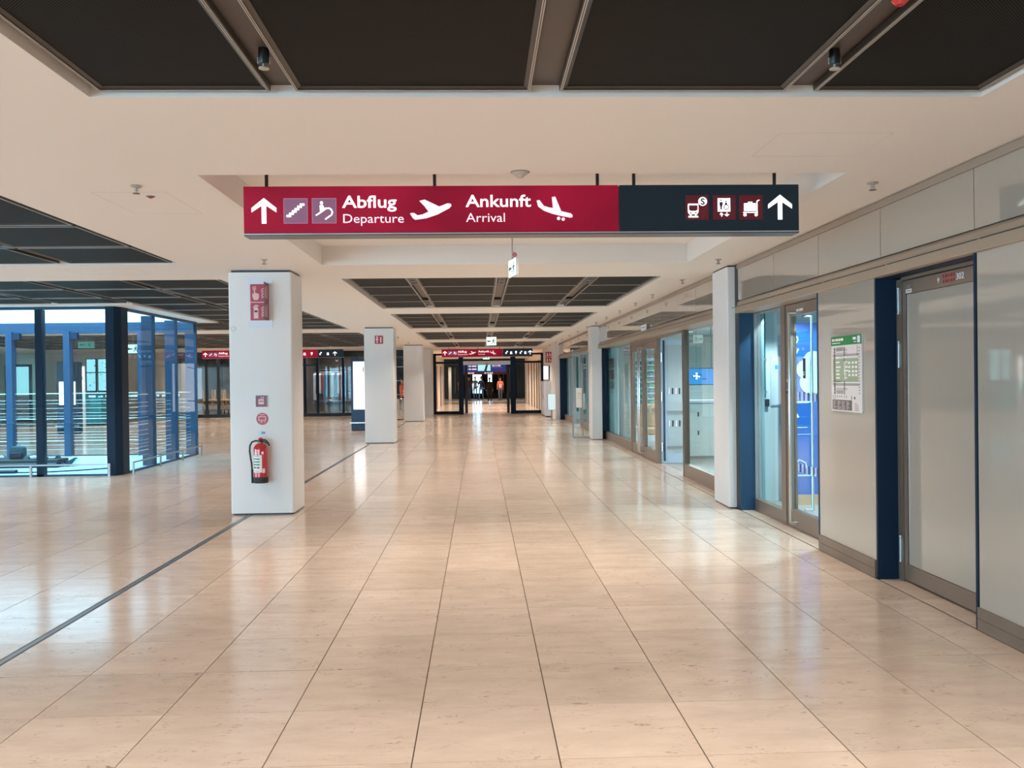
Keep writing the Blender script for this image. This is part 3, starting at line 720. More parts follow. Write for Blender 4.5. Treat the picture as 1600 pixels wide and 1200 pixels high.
def full_face(s, T, q, d=1.0):
    "all lettering and pictograms of the long sign; q adds stretch"
    arrow_up(MB(T), 31, -18).build('arrow', 'sign_white', s)
    t = tile(s, T, 61, 98, -57.5, -18.5, 'sign_mauve', 'sign_mauve_edge')
    m_ = MB(T); pts = [(65.5,-45.8)]; x, y = 65.5, -45.8
    for i in range(5):
        pts += [(x+5.4, y), (x+5.4, y+4.2)]; x += 5.4; y += 4.2
    pts[-1] = (x, y); pts.append((x-0.2, y))
    for i in range(6): m_.box((65.5+i*4.1)*SW, (65.5+i*4.1+7.2)*SW, (-47.6+i*3.5)*SW, (-44.1+i*3.5)*SW+.0002, .0015, .004)
    m_.build('stairs_symbol', 'sign_white', t)
    t = tile(s, T, 104.5, 142, -57.5, -18.5, 'sign_mauve', 'sign_mauve_edge')
    m_ = MB(T).disc(119.4*SW, -25.8*SW, 2.5*SW, .0015, .004, 16).poly(gl([(116.4,-29.5),(121.8,-29.5),(123,-33.2),(127,-33.4),(127,-35.4),(122,-36.6),(117,-39.2)]), .0015, .004)
    m_.stroke(gl([(110.5,-45.2),(118,-40.5),(126.5,-34.4),(131,-34),(134.5,-36.5),(136,-40.5),(134.5,-44.5),(130,-47.6),(124.8,-51.4)]), 2.1*SW, .0015, .004)
    m_.build('escalator_symbol', 'sign_white', t)
    text('Abflug', 'lettering', 'sign_white', T, 151*SW, 235*SW, -33.4*SW, 18.5*SW, s, .003, .011)
    text('Departure', 'lettering', 'sign_soft', T, 152.5*SW, 246*SW, -57*SW, 14*SW, s, .003, -.002)
    MB(T).poly([(x*SW, y*SW) for x, y in plane_dep()], 0, .003).build('departing_plane', 'sign_soft', s)
    text('Ankunft', 'lettering', 'sign_white', T, 342*SW, 444*SW, -33.0*SW, 18.5*SW, s, .003, .011)
    text('Arrival', 'lettering', 'sign_soft', T, 342.5*SW, 403*SW, -56.5*SW, 14*SW, s, .003, -.002)
    p = MB(T).poly([(x*SW, y*SW) for x, y in plane_arr()], 0, .003)
    for x, y in ((226, 306), (250, 310)): p.disc((800+x/3.333-381)*SW, -(250+y/3.333-290)*SW, 2.7*SW, .003, .0045, 14)
    p.build('landing_plane', 'sign_soft', s)
def c8(x, y): return ((1050+x/8-381)*SW, -(290+y/8-289.5)*SW)
def dark_face(s, T):
    def R(m_, x0, x1, y0, y1, w1=.004, w0=.0015):
        a = c8(x0, y1); b_ = c8(x1, y0); return m_.box(a[0], b_[0], a[1], b_[1], w0, w1)
    def D(m_, x, y, r, w1=.004, w0=.0015): p = c8(x, y); return m_.disc(p[0], p[1], r/8*SW, w0, w1, 18)
    def tl(x0, x1): a = c8(x0, 435); b_ = c8(x1, 130); return MB(T).box(a[0], b_[0], a[1], b_[1], 0, .0015).build('pictogram', 'sign_maroon', s)
    t = tl(145, 435)
    m_ = MB(T).poly([c8(*p) for p in ((172,242),(180,234),(298,234),(306,242),(306,340),(290,368),(188,368),(172,340))], .0015, .004); R(m_, 178, 302, 388, 408); R(m_, 200, 216, 366, 392); R(m_, 264, 280, 366, 392); m_.build('train_symbol', 'sign_white', t)
    m_ = MB(T).poly([c8(*p) for p in ((186,256),(294,256),(294,312),(270,326),(210,326),(186,312))], .004, .0045); D(m_, 207, 350, 10, .0045, .004); D(m_, 272, 350, 10, .0045, .004); m_.build('train_window', 'sign_maroon', t)
    m_ = MB(T); D(m_, 360, 207, 56); m_.build('disc', 'sign_white', t)
    a = c8(334, 246); b_ = c8(387, 168); text('S', 'letter_s', 'sign_ink', T @ Matrix.Translation((0, 0, .004)), a[0], b_[0], a[1], (b_[1]-a[1])*.98, t, .001, .03)
    t = tl(490, 778)
    m_ = MB(T); R(m_, 550, 710, 168, 336); m_.build('lift_car', 'sign_white', t)
    m_ = MB(T); D(m_, 592, 192, 10, .0045, .004); m_.poly([c8(*p) for p in ((574,215),(612,215),(612,262),(604,262),(601,312),(584,312),(581,262),(574,262))], .004, .0045); D(m_, 656, 208, 10, .0045, .004); m_.poly([c8(*p) for p in ((646,222),(664,222),(672,250),(640,250))], .004, .0045)
    p = c8(658, 280); m_.annulus(p[0], p[1], 34/8*SW, 25/8*SW, .004, .0045, 18); m_.build('passenger_symbol', 'sign_ink', t)
    m_ = MB(T).poly([c8(*p) for p in ((592,345),(624,370),(612,376),(606,368),(606,398),(594,398),(594,368),(586,376),(574,370))], .0015, .004).poly([c8(*p) for p in ((666,398),(698,373),(688,366),(672,380),(672,345),(660,345),(660,380),(646,366),(634,373))], .0015, .004); m_.build('lift_arrows', 'sign_white', t)
    t = tl(825, 1120)
    m_ = MB(T); R(m_, 884, 1036, 232, 332); R(m_, 872, 1060, 342, 354); D(m_, 896, 377, 21); D(m_, 1038, 377, 21); m_.stroke([c8(1050, 348), c8(1050, 210), c8(1062, 200), c8(1082, 192)], 13/8*SW, .0015, .004); m_.stroke([c8(940, 232), c8(940, 218), c8(985, 218), c8(985, 232)], 9/8*SW, .0015, .004); m_.build('trolley_symbol', 'sign_white', t)
    a = c8(1344, 125); arrow_up(MB(T), a[0]/SW, a[1]/SW).build('arrow', 'sign_white', s)
s, T, k = build_sign('hanging_sign', 'long red and black backlit sign reading Abflug and Ankunft hung nearest the camera', 'sign', -1.595, 6.15, 2.885, 3.835, rods=[(px-381)*SW for px in (412.5, 674.5, 931.5, 989.5, 1215)])
full_face(s, T, 1); dark_face(s, T)
# far copy before the sliding doors: shifted icons
s, T, k = build_sign('hanging_sign', 'far red and dark hanging sign in front of the sliding glass doors', 'sign', -1.56, 37.0, 2.80, 3.77, rods=(.3, 1.5, 2.4, 3.4), ceil=2.85)
full_face(s, T, 1)
def icon_row(s, T, u):
    for i, uu in enumerate(u):
        m_ = MB(T)
        if i % 3 == 0: m_.box((uu-9)*SW, (uu+3)*SW, -50*SW, -34*SW, 0, .003).disc((uu+7)*SW, -28*SW, 7*SW, 0, .003, 12)
        elif i % 3 == 1: m_.box((uu-10)*SW, (uu+8)*SW, -46*SW, -28*SW, 0, .003).box((uu-12)*SW, (uu+12)*SW, -52*SW, -48*SW, 0, .003)
        else: m_.box((uu-8)*SW, (uu+8)*SW, -42*SW, -24*SW, 0, .003).box((uu-3)*SW, (uu+3)*SW, -52*SW, -44*SW, 0, .003)
        m_.build('icon', 'sign_white', s)
icon_row(s, T, (607, 652, 697, 741, 785)); arrow_up(MB(T), 830, -18).build('arrow', 'sign_white', s)
s, T, k = build_sign('hanging_sign', 'left red hanging sign before the dark cafe front, partly behind the extinguisher pillar', 'sign', -11.37, 37.0, 2.84, 5.75, rods=(.5, 2.5, 4.2), ceil=2.85, red=.82)
full_face(s, T, 1); icon_row(s, T, (600, 700, 770, 850, 945, 1010, 1090, 1160)); arrow_up(MB(T), 1225, -18).build('arrow', 'sign_white', s)

# ---- exit signs
def run_man(mb, u0, v0, h, flip=1):
    f = flip; P = lambda x, y: (u0+f*x*h, v0+y*h)
    mb.disc(*P(.05, .88), .10*h, 0, .002, 10)
    mb.stroke([P(0, .75), P(-.05, .42)], .18*h, 0, .002); mb.stroke([P(-.05, .42), P(.22, .28), P(.2, .02)], .10*h, 0, .002)
    mb.stroke([P(-.05, .42), P(-.15, .2), P(-.4, .12)], .10*h, 0, .002); mb.stroke([P(0, .72), P(.22, .55), P(.34, .62)], .08*h, 0, .002); mb.stroke([P(0, .72), P(-.2, .62), P(-.25, .45)], .08*h, 0, .002)
e_ = thing('exit_sign', 'small lit exit sign seen edge-on, hung behind the big red sign', 'sign', (.33, 8.6, 2.705))
R_ = Matrix.Rotation(math.atan2(-.28, .06), 4, 'Z')
Te = Matrix(((R_[0][0], 0, R_[0][1]*-1, 0), (R_[1][0], 0, R_[1][1]*-1, 0), (0, 1, 0, 0), (0, 0, 0, 1)))
MB(Te).box(-.145, .145, -.168, 0, -.012, .0).build('case', 'exit_side', e_); MB(Te).box(-.142, .142, -.165, -.003, 0, .004).build('lit_face', 'exit_green', e_)
MB(Te).box(-.142, .142, -.165, -.003, -.016, -.012).build('lit_face', 'exit_green', e_)
m_ = MB(Te @ Matrix.Translation((0, 0, .004))); run_man(m_, .055, -.14, .11); m_.box(-.10, -.02, -.095, -.075, 0, .002).poly([(-.13,-.085),(-.09,-.055),(-.09,-.115)], 0, .002); m_.build('escape_symbol', 'exit_ink', e_)
MB().tube([(0, 0, 0), (0, 0, .355)], .006, 8).build('hanger_rod', 'steel_soft', e_)
MB(face_y(.02, -.02, .04)).disc(0, 0, .021, 0, .004, 18).build('red_disc', 'fire_red', e_); MB(face_y(.02, -.024, .04)).annulus(0, 0, .026, .021, 0, .005, 18).annulus(0, 0, .012, .007, 0, .003, 12).build('disc_rim', 'print_pink', e_)
def exit_sign(x, y, z, w, h, label, face='exit_green', ink='exit_ink', rod=None):
    o = thing('exit_sign', label, 'sign', (x, y, z)); T = face_y(0, 0, 0)
    MB().box(-w/2, w/2, .0, .03, -h, 0).build('case', 'exit_side', o)
    MB(T).box(-w/2+.006, w/2-.006, -h+.006, -.014, 0, .004).build('lit_face', face, o)
    m_ = MB(T @ Matrix.Translation((0, 0, .004))); run_man(m_, w*.2, -h*.85, h*.66); m_.box(-w*.3, -w*.05, -h*.58, -h*.46, 0, .002).poly([(-w*.42,-h*.52),(-w*.28,-h*.34),(-w*.28,-h*.70)], 0, .002); m_.build('escape_symbol', ink, o, kind='stuff')
    if rod: MB().tube([(0, .015, 0), (0, .015, rod)], .008, 8).build('hanger_rod', 'steel_soft', o)
    return o
exit_sign(.335, 24.58, 2.715, .28, .245, 'lit green exit sign with white rod hung over the hall centre', rod=.135)
exit_sign(.30, 39.45, 2.60, .30, .19, 'tiny lit exit sign fixed above the sliding doors', rod=.24)
exit_sign(-11.05, 25.5, 2.74, .45, .19, 'dim dark green exit sign seen through the front of the glass enclosure', 'exit_dim', rod=.11)
exit_sign(-8.95, 23.4, 2.56, .34, .24, 'lit exit sign seen through the side of the glass enclosure', rod=.29)

# ---- sprinklers, detectors, gutter lights
sp_ = None
def sprinkler(x, y, label, z=ZC, drop=0):
    global sp_
    if sp_ is None:
        sp_ = thing('sprinkler', label, 'sprinkler', (x, y, z))
        MB().lathe([(.012, 0), (.036, -.003), (.036, -.008), (.016, -.016)], n=14).build('escutcheon', 'frame_edge', sp_, smooth=True)
        MB().lathe([(.010, -.014), (.010, -.03), (.004, -.034), (.004, -.044)], n=8).box(-.014, -.010, -.003, .003, -.05, -.028).box(.010, .014, -.003, .003, -.05, -.028).build('body', 'frame_edge', sp_)
        MB().lathe([(.004, -.046), (.024, -.05), (.024, -.053), (.003, -.054)], n=12).build('deflector', 'bronze_dark', sp_)
    else: tree_copy(sp_, None, (x, y, z), label)['group'] = 'ceiling sprinklers'
    sp_['group'] = 'ceiling sprinklers'
for x, y, lb in ((-2.24, 5.95, 'ceiling sprinkler left of the long sign, above the soffit edge'), (2.67, 5.94, 'ceiling sprinkler right of the long sign, near the right wall'), (-2.27, 9.55, 'ceiling sprinkler just above the extinguisher pillar'), (2.66, 9.8, 'ceiling sprinkler above the near wall pier')):
    sprinkler(x, y, lb)
for x, y, lb in ((-.77, 8.3, 'recess sprinkler under the red sign half, left of centre'), (1.29, 8.3, 'recess sprinkler below the seam of red and black sign'), (2.1, 8.3, 'recess sprinkler below the black end of the sign')):
    sprinkler(x, y, lb, 3.06)
ordn = ['first', 'second', 'third', 'fourth', 'fifth', 'sixth', 'seventh', 'eighth', 'ninth', 'tenth', 'eleventh', 'twelfth']
for k, y in enumerate((11.85, 13.93, 15.46, 17.21, 19.0, 20.71, 22.48, 24.6, 26.9, 29.3, 31.8, 34.4)):
    sprinkler(2.73, y, 'ceiling sprinkler over the right soffit strip, %s beyond the near wall pier' % ordn[k])
for k, (x, y) in enumerate(((-2.45, 27.0), (-2.45, 31.0), (-2.45, 36.5))): sprinkler(x, y, 'ceiling sprinkler over the left soffit strip, %s beyond the second pillar' % ordn[k])
g1 = thing('smoke_detector', 'grey cone detector on the soffit edge above the long sign', 'detector', (.27, 5.60, ZC)); MB().lathe([(.055, 0), (.055, -.006), (.042, -.012), (.018, -.034), (.008, -.038)], n=16).build('housing', 'frame_edge', g1, smooth=True); MB().lathe([(.060, 0), (.060, -.003)], n=16).build('base_ring', 'sign_rail', g1)
g1 = thing('signal_lamp', 'tiny red lamp flush in the soffit left of the long sign', 'lamp', (-2.27, 6.29, ZC)); MB().lathe([(.03, 0), (.03, -.004), (.018, -.008)], n=14).build('rim', 'sign_rail', g1); MB().lathe([(.018, -.006), (.012, -.014)], n=12).build('lens', 'fire_red', g1)
g1 = thing('signal_lamp', 'red lamp in the gutter between the two right front ceiling panels', 'lamp', (1.465, 3.03, 2.90)); MB().lathe([(.034, .0), (.034, -.03)], n=14).build('base', 'black', g1); MB().lathe([(.030, -.03), (.030, -.06), (.014, -.075)], n=14).build('lens', 'ext_red', g1)
# pendent sprinklers in the front gutters
for x, lb in ((-.86, 'black pendent sprinkler in the left front ceiling gutter'), (1.49, 'black pendent sprinkler in the right front ceiling gutter')):
    o = thing('pendent_sprinkler', lb, 'sprinkler', (x, 3.66, 2.905)); MB().lathe([(.022, 0), (.024, -.05), (.020, -.062)], n=12).build('pipe', 'black', o, smooth=True); MB().box(-.026, -.022, -.004, .004, -.06, -.035).box(.022, .026, -.004, .004, -.06, -.035).build('frame_arm', 'frame_edge', o); MB().lathe([(.006, -.06), (.006, -.075), (.022, -.078), (.022, -.082)], n=12).build('deflector', 'frame_edge', o)
gp = None
def gutter_light(x, y, label, w=1.0, power=SPOT_W):
    global gp
    if gp is None:
        gp = thing('gutter_light', label, 'ceiling light', (x, y, 2.862))
        MB().cbox(-.052, .052, -.40, .40, .004, .044, .003).build('housing', 'black', gp)
        for q in (-.17, .17):
            MB().annulus(0, q, .036, .028, -.004, .004, 18).build('bezel', 'bronze_dark', gp)
            MB().lathe([(.028, .003), (.020, .0035)], 0, q, 16).build('lens', 'frame_edge', gp)
        o = gp
    else: o = tree_copy(gp, None, (x, y, 2.862), label)
    o['group'] = 'black spotlights in the ceiling gutters'
    lamp('gutter_spot', 'SPOT', (0, 0, -.02), power, SPOT_COL, o, spot_size=math.radians(128), spot_blend=.55, shadow_soft_size=.035)
gn = ['left', 'middle', 'right']; fn_ = ['front', 'second', 'third', 'fourth', 'last']
for ci, yy in enumerate(((.6, 2.4), (12.0, 15.2), (18.3, 21.6), (25.3, 28.3), (32.2, 35.2))):
    for gi, x in enumerate((-.875, .315, 1.495)):
        for yi, y in enumerate(yy):
            gutter_light(x, y, 'black spotlight box, %s gutter, %s end of the %s hall ceiling field' % (gn[gi], ('near', 'far')[yi], fn_[ci]), power=SPOT_W*((.85, .95, 2.1)[gi] if ci == 0 else 1))
for gi, x in enumerate((-4.515, -6.945, -9.375)):
    for y, lb in ((2.2, 'foremost'), (5.0, 'front'), (8.4, 'rear')): gutter_light(x, y, 'black spotlight box, %s gutter of the left front ceiling field, %s' % (ordn[gi], lb), power=SPOT_W*1.9)
for gi, x in enumerate((-4.515, -6.945, -9.375, -11.805)):
    for y, lb in ((13.0, 'before the enclosure'), (21.3, 'beyond the enclosure'), (26.0, 'near third of the far field'), (30.0, 'middle of the far field'), (33.6, 'end of the far field')): gutter_light(x, y, 'black spotlight box in the %s left gutter, %s' % (ordn[gi], lb), power=SPOT_W*2.2)
for gi, x in enumerate((-14.235, -16.6)):
    for y, lb in ((27.5, 'near end'), (32.0, 'far end')): gutter_light(x, y, 'black spotlight box, %s gutter beyond the glass enclosure, %s' % (('second last', 'last')[gi], lb), power=SPOT_W*3)
gutter_light(-4.515, 17.2, 'black spotlight box in the left gutter beside the enclosure side', power=SPOT_W*1.2)

rl = None  # added fill lights hidden behind the sign to brighten floor and ceiling
for gi, x in enumerate((-1.2, .3, 1.8)):
    for y, lb in ((7.15, 'front'), (8.0, 'rear')):
        lab = 'added fill light above the long sign, %s row, %s of three' % (lb, ordn[gi])
        if rl is None:
            rl = thing('fill_light', lab, 'ceiling light', (x, y, 3.06)); MB().annulus(0, 0, .075, .058, -.008, 0, 24).build('rim', 'sign_rail', rl); MB().lathe([(.058, -.001), (.05, -.0005)], n=20).build('fill_reflector', 'steel', rl); o = rl
        else: o = tree_copy(rl, None, (x, y, 3.06), lab)
        o['group'] = 'added fill lights in the soffit recess'
        lamp('recess_fill', 'SPOT', (0, 0, -.02), REC_W, SPOT_COL, o, spot_size=math.radians(112), spot_blend=1.0, shadow_soft_size=.05)
# ---- on the first pillar: fire signs, call point, extinguisher
PY = 10.478
pl = thing('fire_sign', 'tall white plate with red call point and extinguisher pictograms on the nearest pillar', 'sign', (-2.54, PY, 2.465)); T = face_y(0, 0, 0)
MB(T).box(-.14, .14, -.285, .285, 0, .006).build('plate', 'plate_white', pl)
def flames(mb, u, v, h):
    for k in range(4): mb.poly([(u+(.02-.012*(k % 2))*h*4, v+k*.22*h), (u+.10*h, v+(k*.22+.06)*h), (u+.28*h, v+(k*.22+.24)*h), (u+.22*h, v+(k*.22+.28)*h), (u+.08*h, v+(k*.22+.16)*h)], 0, .002)
for nm, v in (('call_point_panel', .015), ('extinguisher_panel', -.200)):
    p = MB(T).box(-.112, .098, v, v+.205, .006, .009).build(nm, 'fire_red', pl)
    MB(T).box(-.116, .102, v-.004, v, .006, .0095).box(-.116, .102, v+.205, v+.209, .006, .0095).box(-.116, -.112, v, v+.205, .006, .0095).box(.098, .102, v, v+.205, .006, .0095).build('panel_edge', 'print_pink', p)
    g = MB(T @ Matrix.Translation((0, 0, .009)))
    if nm[0] == 'c':
        g.box(-.085, -.045, v+.14, v+.146, 0, .002).box(-.085, -.079, v+.14, v+.18, 0, .002).box(-.051, -.045, v+.14, v+.18, 0, .002).box(-.085, -.045, v+.175, v+.181, 0, .002).disc(-.065, v+.160, .009, 0, .002, 10)
        g.poly([(-.070,v+.15),(-.060,v+.15),(-.056,v+.105),(-.014,v+.095),(-.012,v+.055),(-.024,v+.022),(-.072,v+.022),(-.088,v+.06),(-.088,v+.10),(-.080,v+.098),(-.074,v+.075)], 0, .002)
    else:
        g.box(-.075, -.022, v+.022, v+.135, 0, .002).poly([(-.075,v+.135),(-.062,v+.16),(-.036,v+.16),(-.022,v+.135)], 0, .002).poly([(-.086,v+.15),(-.06,v+.18),(-.03,v+.178),(-.012,v+.166),(-.03,v+.163),(-.062,v+.166),(-.08,v+.142)], 0, .002)
    g.build('symbol', 'print_pink', p)
    if nm[0] == 'e': MB(T @ Matrix.Translation((0, 0, .011))).box(-.068, -.030, v+.095, v+.116, 0, .001).build('symbol_label', 'sign_ink', p)
    g = MB(T @ Matrix.Translation((0, 0, .009))); flames(g, .005, v+.03, .14); g.build('flames', 'print_pink', p)
    q = MB().box(.088, .094, -.20, -.006, v-.001, v+.213).build('flag', 'fire_purple', pl)
    g = MB(Matrix(((0,0,1,.094),(1,0,0,-.19),(0,1,0,v),(0,0,0,1))))
    g.box(.02, .05, .03, .15, 0, .0015).box(.075, .085, .03, .17, 0, .0015).box(.12, .14, .02, .18, 0, .0015); g.build('flag_symbol', 'print_pink', q)
cp = thing('call_point_sign', 'small square purple red sign at chest height on the nearest pillar', 'sign', (-2.54, PY, 1.325))
MB(T).box(-.066, .066, -.066, .066, 0, .012).build('plate', 'fire_purple', cp); MB(T).box(-.035, .028, -.038, .026, .012, .014).build('symbol', 'print_pink', cp); MB(T).box(-.025, .02, -.006, .002, .014, .015).build('symbol_line', 'sign_ink', cp); MB(T).box(-.005, .005, .034, .050, .012, .014).box(.016, .028, .034, .050, .012, .014).build('symbol_mark', 'print_white', cp)
MB(T).box(-.070, .070, -.070, -.066, 0, .013).box(-.070, .070, .066, .070, 0, .013).box(-.07, -.066, -.066, .066, 0, .013).box(.066, .07, -.066, .066, 0, .013).build('rim', 'plate_white', cp)
rs_ = thing('round_sign', 'round red sticker above the fire extinguisher', 'sign', (-2.535, PY, 1.118))
MB(T).disc(0, 0, .070, 0, .003, 28).build('disc', 'fire_red', rs_); MB(T).box(-.04, .04, .022, .030, .003, .004).box(-.045, -.037, -.01, .03, .003, .004).box(.034, .042, -.01, .03, .003, .004).box(-.045, .045, -.02, -.012, .003, .004).box(-.02, .0, -.042, -.03, .003, .004).box(.02, .032, -.042, -.03, .003, .004).box(-.028, .028, .045, .052, .003, .004).build('print', 'print_pink', rs_)
lb_ = thing('label_sign', 'tiny pale blue label between round sign and extinguisher', 'label', (-2.537, PY, .955)); MB(T).box(-.05, .05, -.026, .026, 0, .002).build('plate', 'plate_white', lb_); MB(T).box(-.01, .002, -.016, .016, .002, .003).box(.008, .03, -.01, .012, .002, .003).build('print', 'cloth_blue', lb_)
def extinguisher(label, loc):
    e_ = thing('fire_extinguisher', label, 'extinguisher', loc); r = .080
    MB().lathe([(r, .065), (r, .385), (r*.96, .41), (r*.80, .436), (r*.5, .452), (.030, .457), (.030, .470)], n=28).build('cylinder', 'ext_red', e_, smooth=True)
    MB().lathe([(r*.97, 0), (r*1.03, .006), (r*1.03, .068), (r*.99, .072)], n=28).build('base_skirt', 'black_soft', e_, smooth=True)
    v = MB().lathe([(.026, .455), (.028, .49), (.020, .495), (.020, .512), (.008, .518)], n=16).box(-.028, .035, -.016, .016, .474, .492).build('valve', 'black', e_)
    MB().lathe([(.022, .495), (.026, .505), (.018, .520), (.006, .523)], n=14).build('knob', 'ext_red', v)
    MB().tube([(.02, 0, .496), (.055, 0, .492), (.085, 0, .462), (.098, 0, .425)], .010, 8).tube([(.02, 0, .48), (.05, 0, .468), (.072, 0, .445)], .007, 8).build('handle', 'black', e_, smooth=True)
    MB().tube([(-.02, 0, .484), (-.06, -.005, .486), (-.098, -.01, .470), (-.118, -.015, .43), (-.122, -.018, .37), (-.112, -.02, .29), (-.100, -.022, .22), (-.096, -.022, .15), (-.094, -.022, .09), (-.092, -.022, .04)], .010, 10).build('hose', 'black_soft', e_, smooth=True)
    MB().tube([(-.095, -.022, .16), (-.093, -.022, .0)], .013, 10).build('nozzle', 'black', e_)
    def wrap(name, a0, a1, z0, z1, ms, rr, par):
        m_ = MB(); n = 8; A = [math.radians(a0+(a1-a0)*i/n) for i in range(n+1)]
        m_.add([(rr*math.cos(a), rr*math.sin(a), z0) for a in A]+[(rr*math.cos(a), rr*math.sin(a), z1) for a in A], [(i, i+1, n+2+i, n+1+i) for i in range(n)]); return m_.build(name, ms, par, smooth=True)
    lb = wrap('label', 205, 292, .125, .325, 'print_white', r+.0012, e_)
    for z in (.272, .240, .208): wrap('label_band', 207, 275, z, z+.016, 'ext_green', r+.0018, lb)
    wrap('label_print', 212, 270, .312, .318, 'map_ink', r+.0018, lb); wrap('label_print', 214, 245, .172, .19, 'map_ink', r+.0018, lb); wrap('label_print', 250, 272, .172, .19, 'map_ink', r+.0018, lb); wrap('label_print', 212, 270, .14, .144, 'map_grey', r+.0018, lb)
    wrap('seal', 296, 318, .12, .17, 'print_white', r+.0012, e_); wrap('seal', 288, 306, .335, .365, 'print_white', r+.0012, e_); wrap('stamp', 222, 262, .345, .352, 'print_white', r+.0012, e_); wrap('stamp', 240, 262, .375, .386, 'print_pink', r+.0012, e_)
    MB().box(-.03, .03, .06, .097, .30, .42).build('wall_bracket', 'steel_soft', e_)
    return e_
extinguisher('red fire extinguisher with black hose hung on the nearest white pillar', (-2.535, PY-.10, .385))
o = extinguisher('far red extinguisher on the tan wall behind the left glass of the sliding doors', (-2.19, 42.0, .4))
ck = thing('inspection_cover', 'tiny round cover plate high on the left edge of the nearest pillar', 'cover', (-2.855, PY, 2.17)); MB(T).disc(0, 0, .026, 0, .004, 18).build('cap', 'pillar_paint', ck); MB(T).annulus(0, 0, .029, .026, 0, .003, 18).build('rim', 'map_grey', ck)
s2 = thing('fire_sign', 'small red square sign high on the second pillar', 'sign', (-2.46, 21.998, 2.545)); MB(T).box(-.10, .10, -.10, .10, 0, .006).build('plate', 'fire_red', s2)
MB(T).disc(-.045, .06, .022, .006, .008, 12).box(-.07, -.02, -.02, .03, .006, .008).box(-.06, -.03, -.08, -.03, .006, .008).box(.03, .06, -.07, .06, .006, .008).build('symbol', 'print_white', s2)

# ---- floor plan board on the right wall panel
mbd = thing('map_board', 'floor plan board with green header on the right wall by the service door', 'sign', (2.999, 7.16, 1.25)); T = face_x(0, 0, 0); W, H = .60, .62
MB(T).box(-W/2, W/2, 0, H, 0, .014).build('board', 'map_white', mbd)
hd = MB(T).box(-W/2, W/2, .545, H, .014, .0155).build('header', 'map_green', mbd)
T2 = T @ Matrix.Translation((0, 0, .0155))
hw = MB(T2)
for a, b_ in ((-.275, -.24), (-.225, -.205), (-.195, -.15), (-.14, -.105), (-.095, -.05), (.14, .20)): hw.box(a, b_, .582, .602, 0, .001)
hw.box(-.275, -.11, .562, .568, 0, .001).box(.16, .20, .562, .568, 0, .001); hw.build('header_print', 'print_white', hd)
MB(T2).box(.225, .275, .556, .610, 0, .001).build('header_icon', 'plate_white', hd)
T3 = T @ Matrix.Translation((0, 0, .014))
MB(T3).box(-.265, .235, .245, .435, 0, .001).box(-.27, -.10, .24, .25, 0, .001).build('plan_field', 'map_field', mbd)
pm = MB(T3 @ Matrix.Translation((0, 0, .001))); random.seed(11)
for x in (-.20, -.04):
    for y in (.44, .40, .36, .33, .30, .27): pm.box(x, x+random.uniform(.04, .10), y, y+.012, 0, .001)
for x in (.05, .12, .18):
    for y in (.39, .355, .32, .29): pm.box(x, x+.035, y, y+.018, 0, .001)
pm.box(-.035, -.015, .26, .33, 0, .001).box(-.035, -.015, .345, .41, 0, .001).build('plan_rooms', 'print_white', mbd, kind='stuff')
pm = MB(T3)
for x in (-.235, -.225, -.045, -.03): pm.box(x, x+.006, .14, .53, .0, .0014)
for y in (.455, .465, .225, .215): pm.box(-.27, .25, y, y+.005, 0, .0014)
for y in (.51, .50, .478, .19, .18): pm.box(-.20, .02, y, y+.003, 0, .0014)
for k in range(16): y = .15+.024*k; pm.box(.245, .262, y, y+.008, 0, .0014); pm.box(-.25, -.24, y, y+.010, 0, .0014)
pm.box(.215, .219, .45, .535, 0, .0014); pm.build('plan_lines', 'map_ink', mbd, kind='stuff')
MB(T3).box(-.195, -.06, .50, .53, 0, .0014).box(-.195, -.06, .145, .175, 0, .0014).build('plan_blocks', 'map_grey', mbd, kind='stuff')
pm = MB(T3)
for k in range(7): pm.box(-.27+.045*k, -.262+.045*k, .115, .13, 0, .0014)
pm.box(-.27, -.20, .105, .108, 0, .0014).box(.10, .108, .10, .13, 0, .0014).box(.15, .175, .105, .125, 0, .0014); pm.build('key_marks', 'map_ink', mbd, kind='stuff')
lg = MB(T3).box(-.28, .11, .012, .095, 0, .0014).build('legend', 'map_ink', mbd)
pm = MB(T3 @ Matrix.Translation((0, 0, .0014)))
for r in range(6):
    for c in range(4): pm.box(-.265+.09*c, -.265+.09*c+random.uniform(.03, .075), .02+.012*r, .024+.012*r, 0, .0006)
pm.build('legend_print', 'map_white', lg, kind='stuff')
pm = MB(T3)
for r in range(5): pm.box(.16+.006*(r % 2), .16+random.uniform(.04, .08), .015+.013*r, .021+.013*r, 0, .001)
pm.build('compass_notes', 'map_grey', mbd)

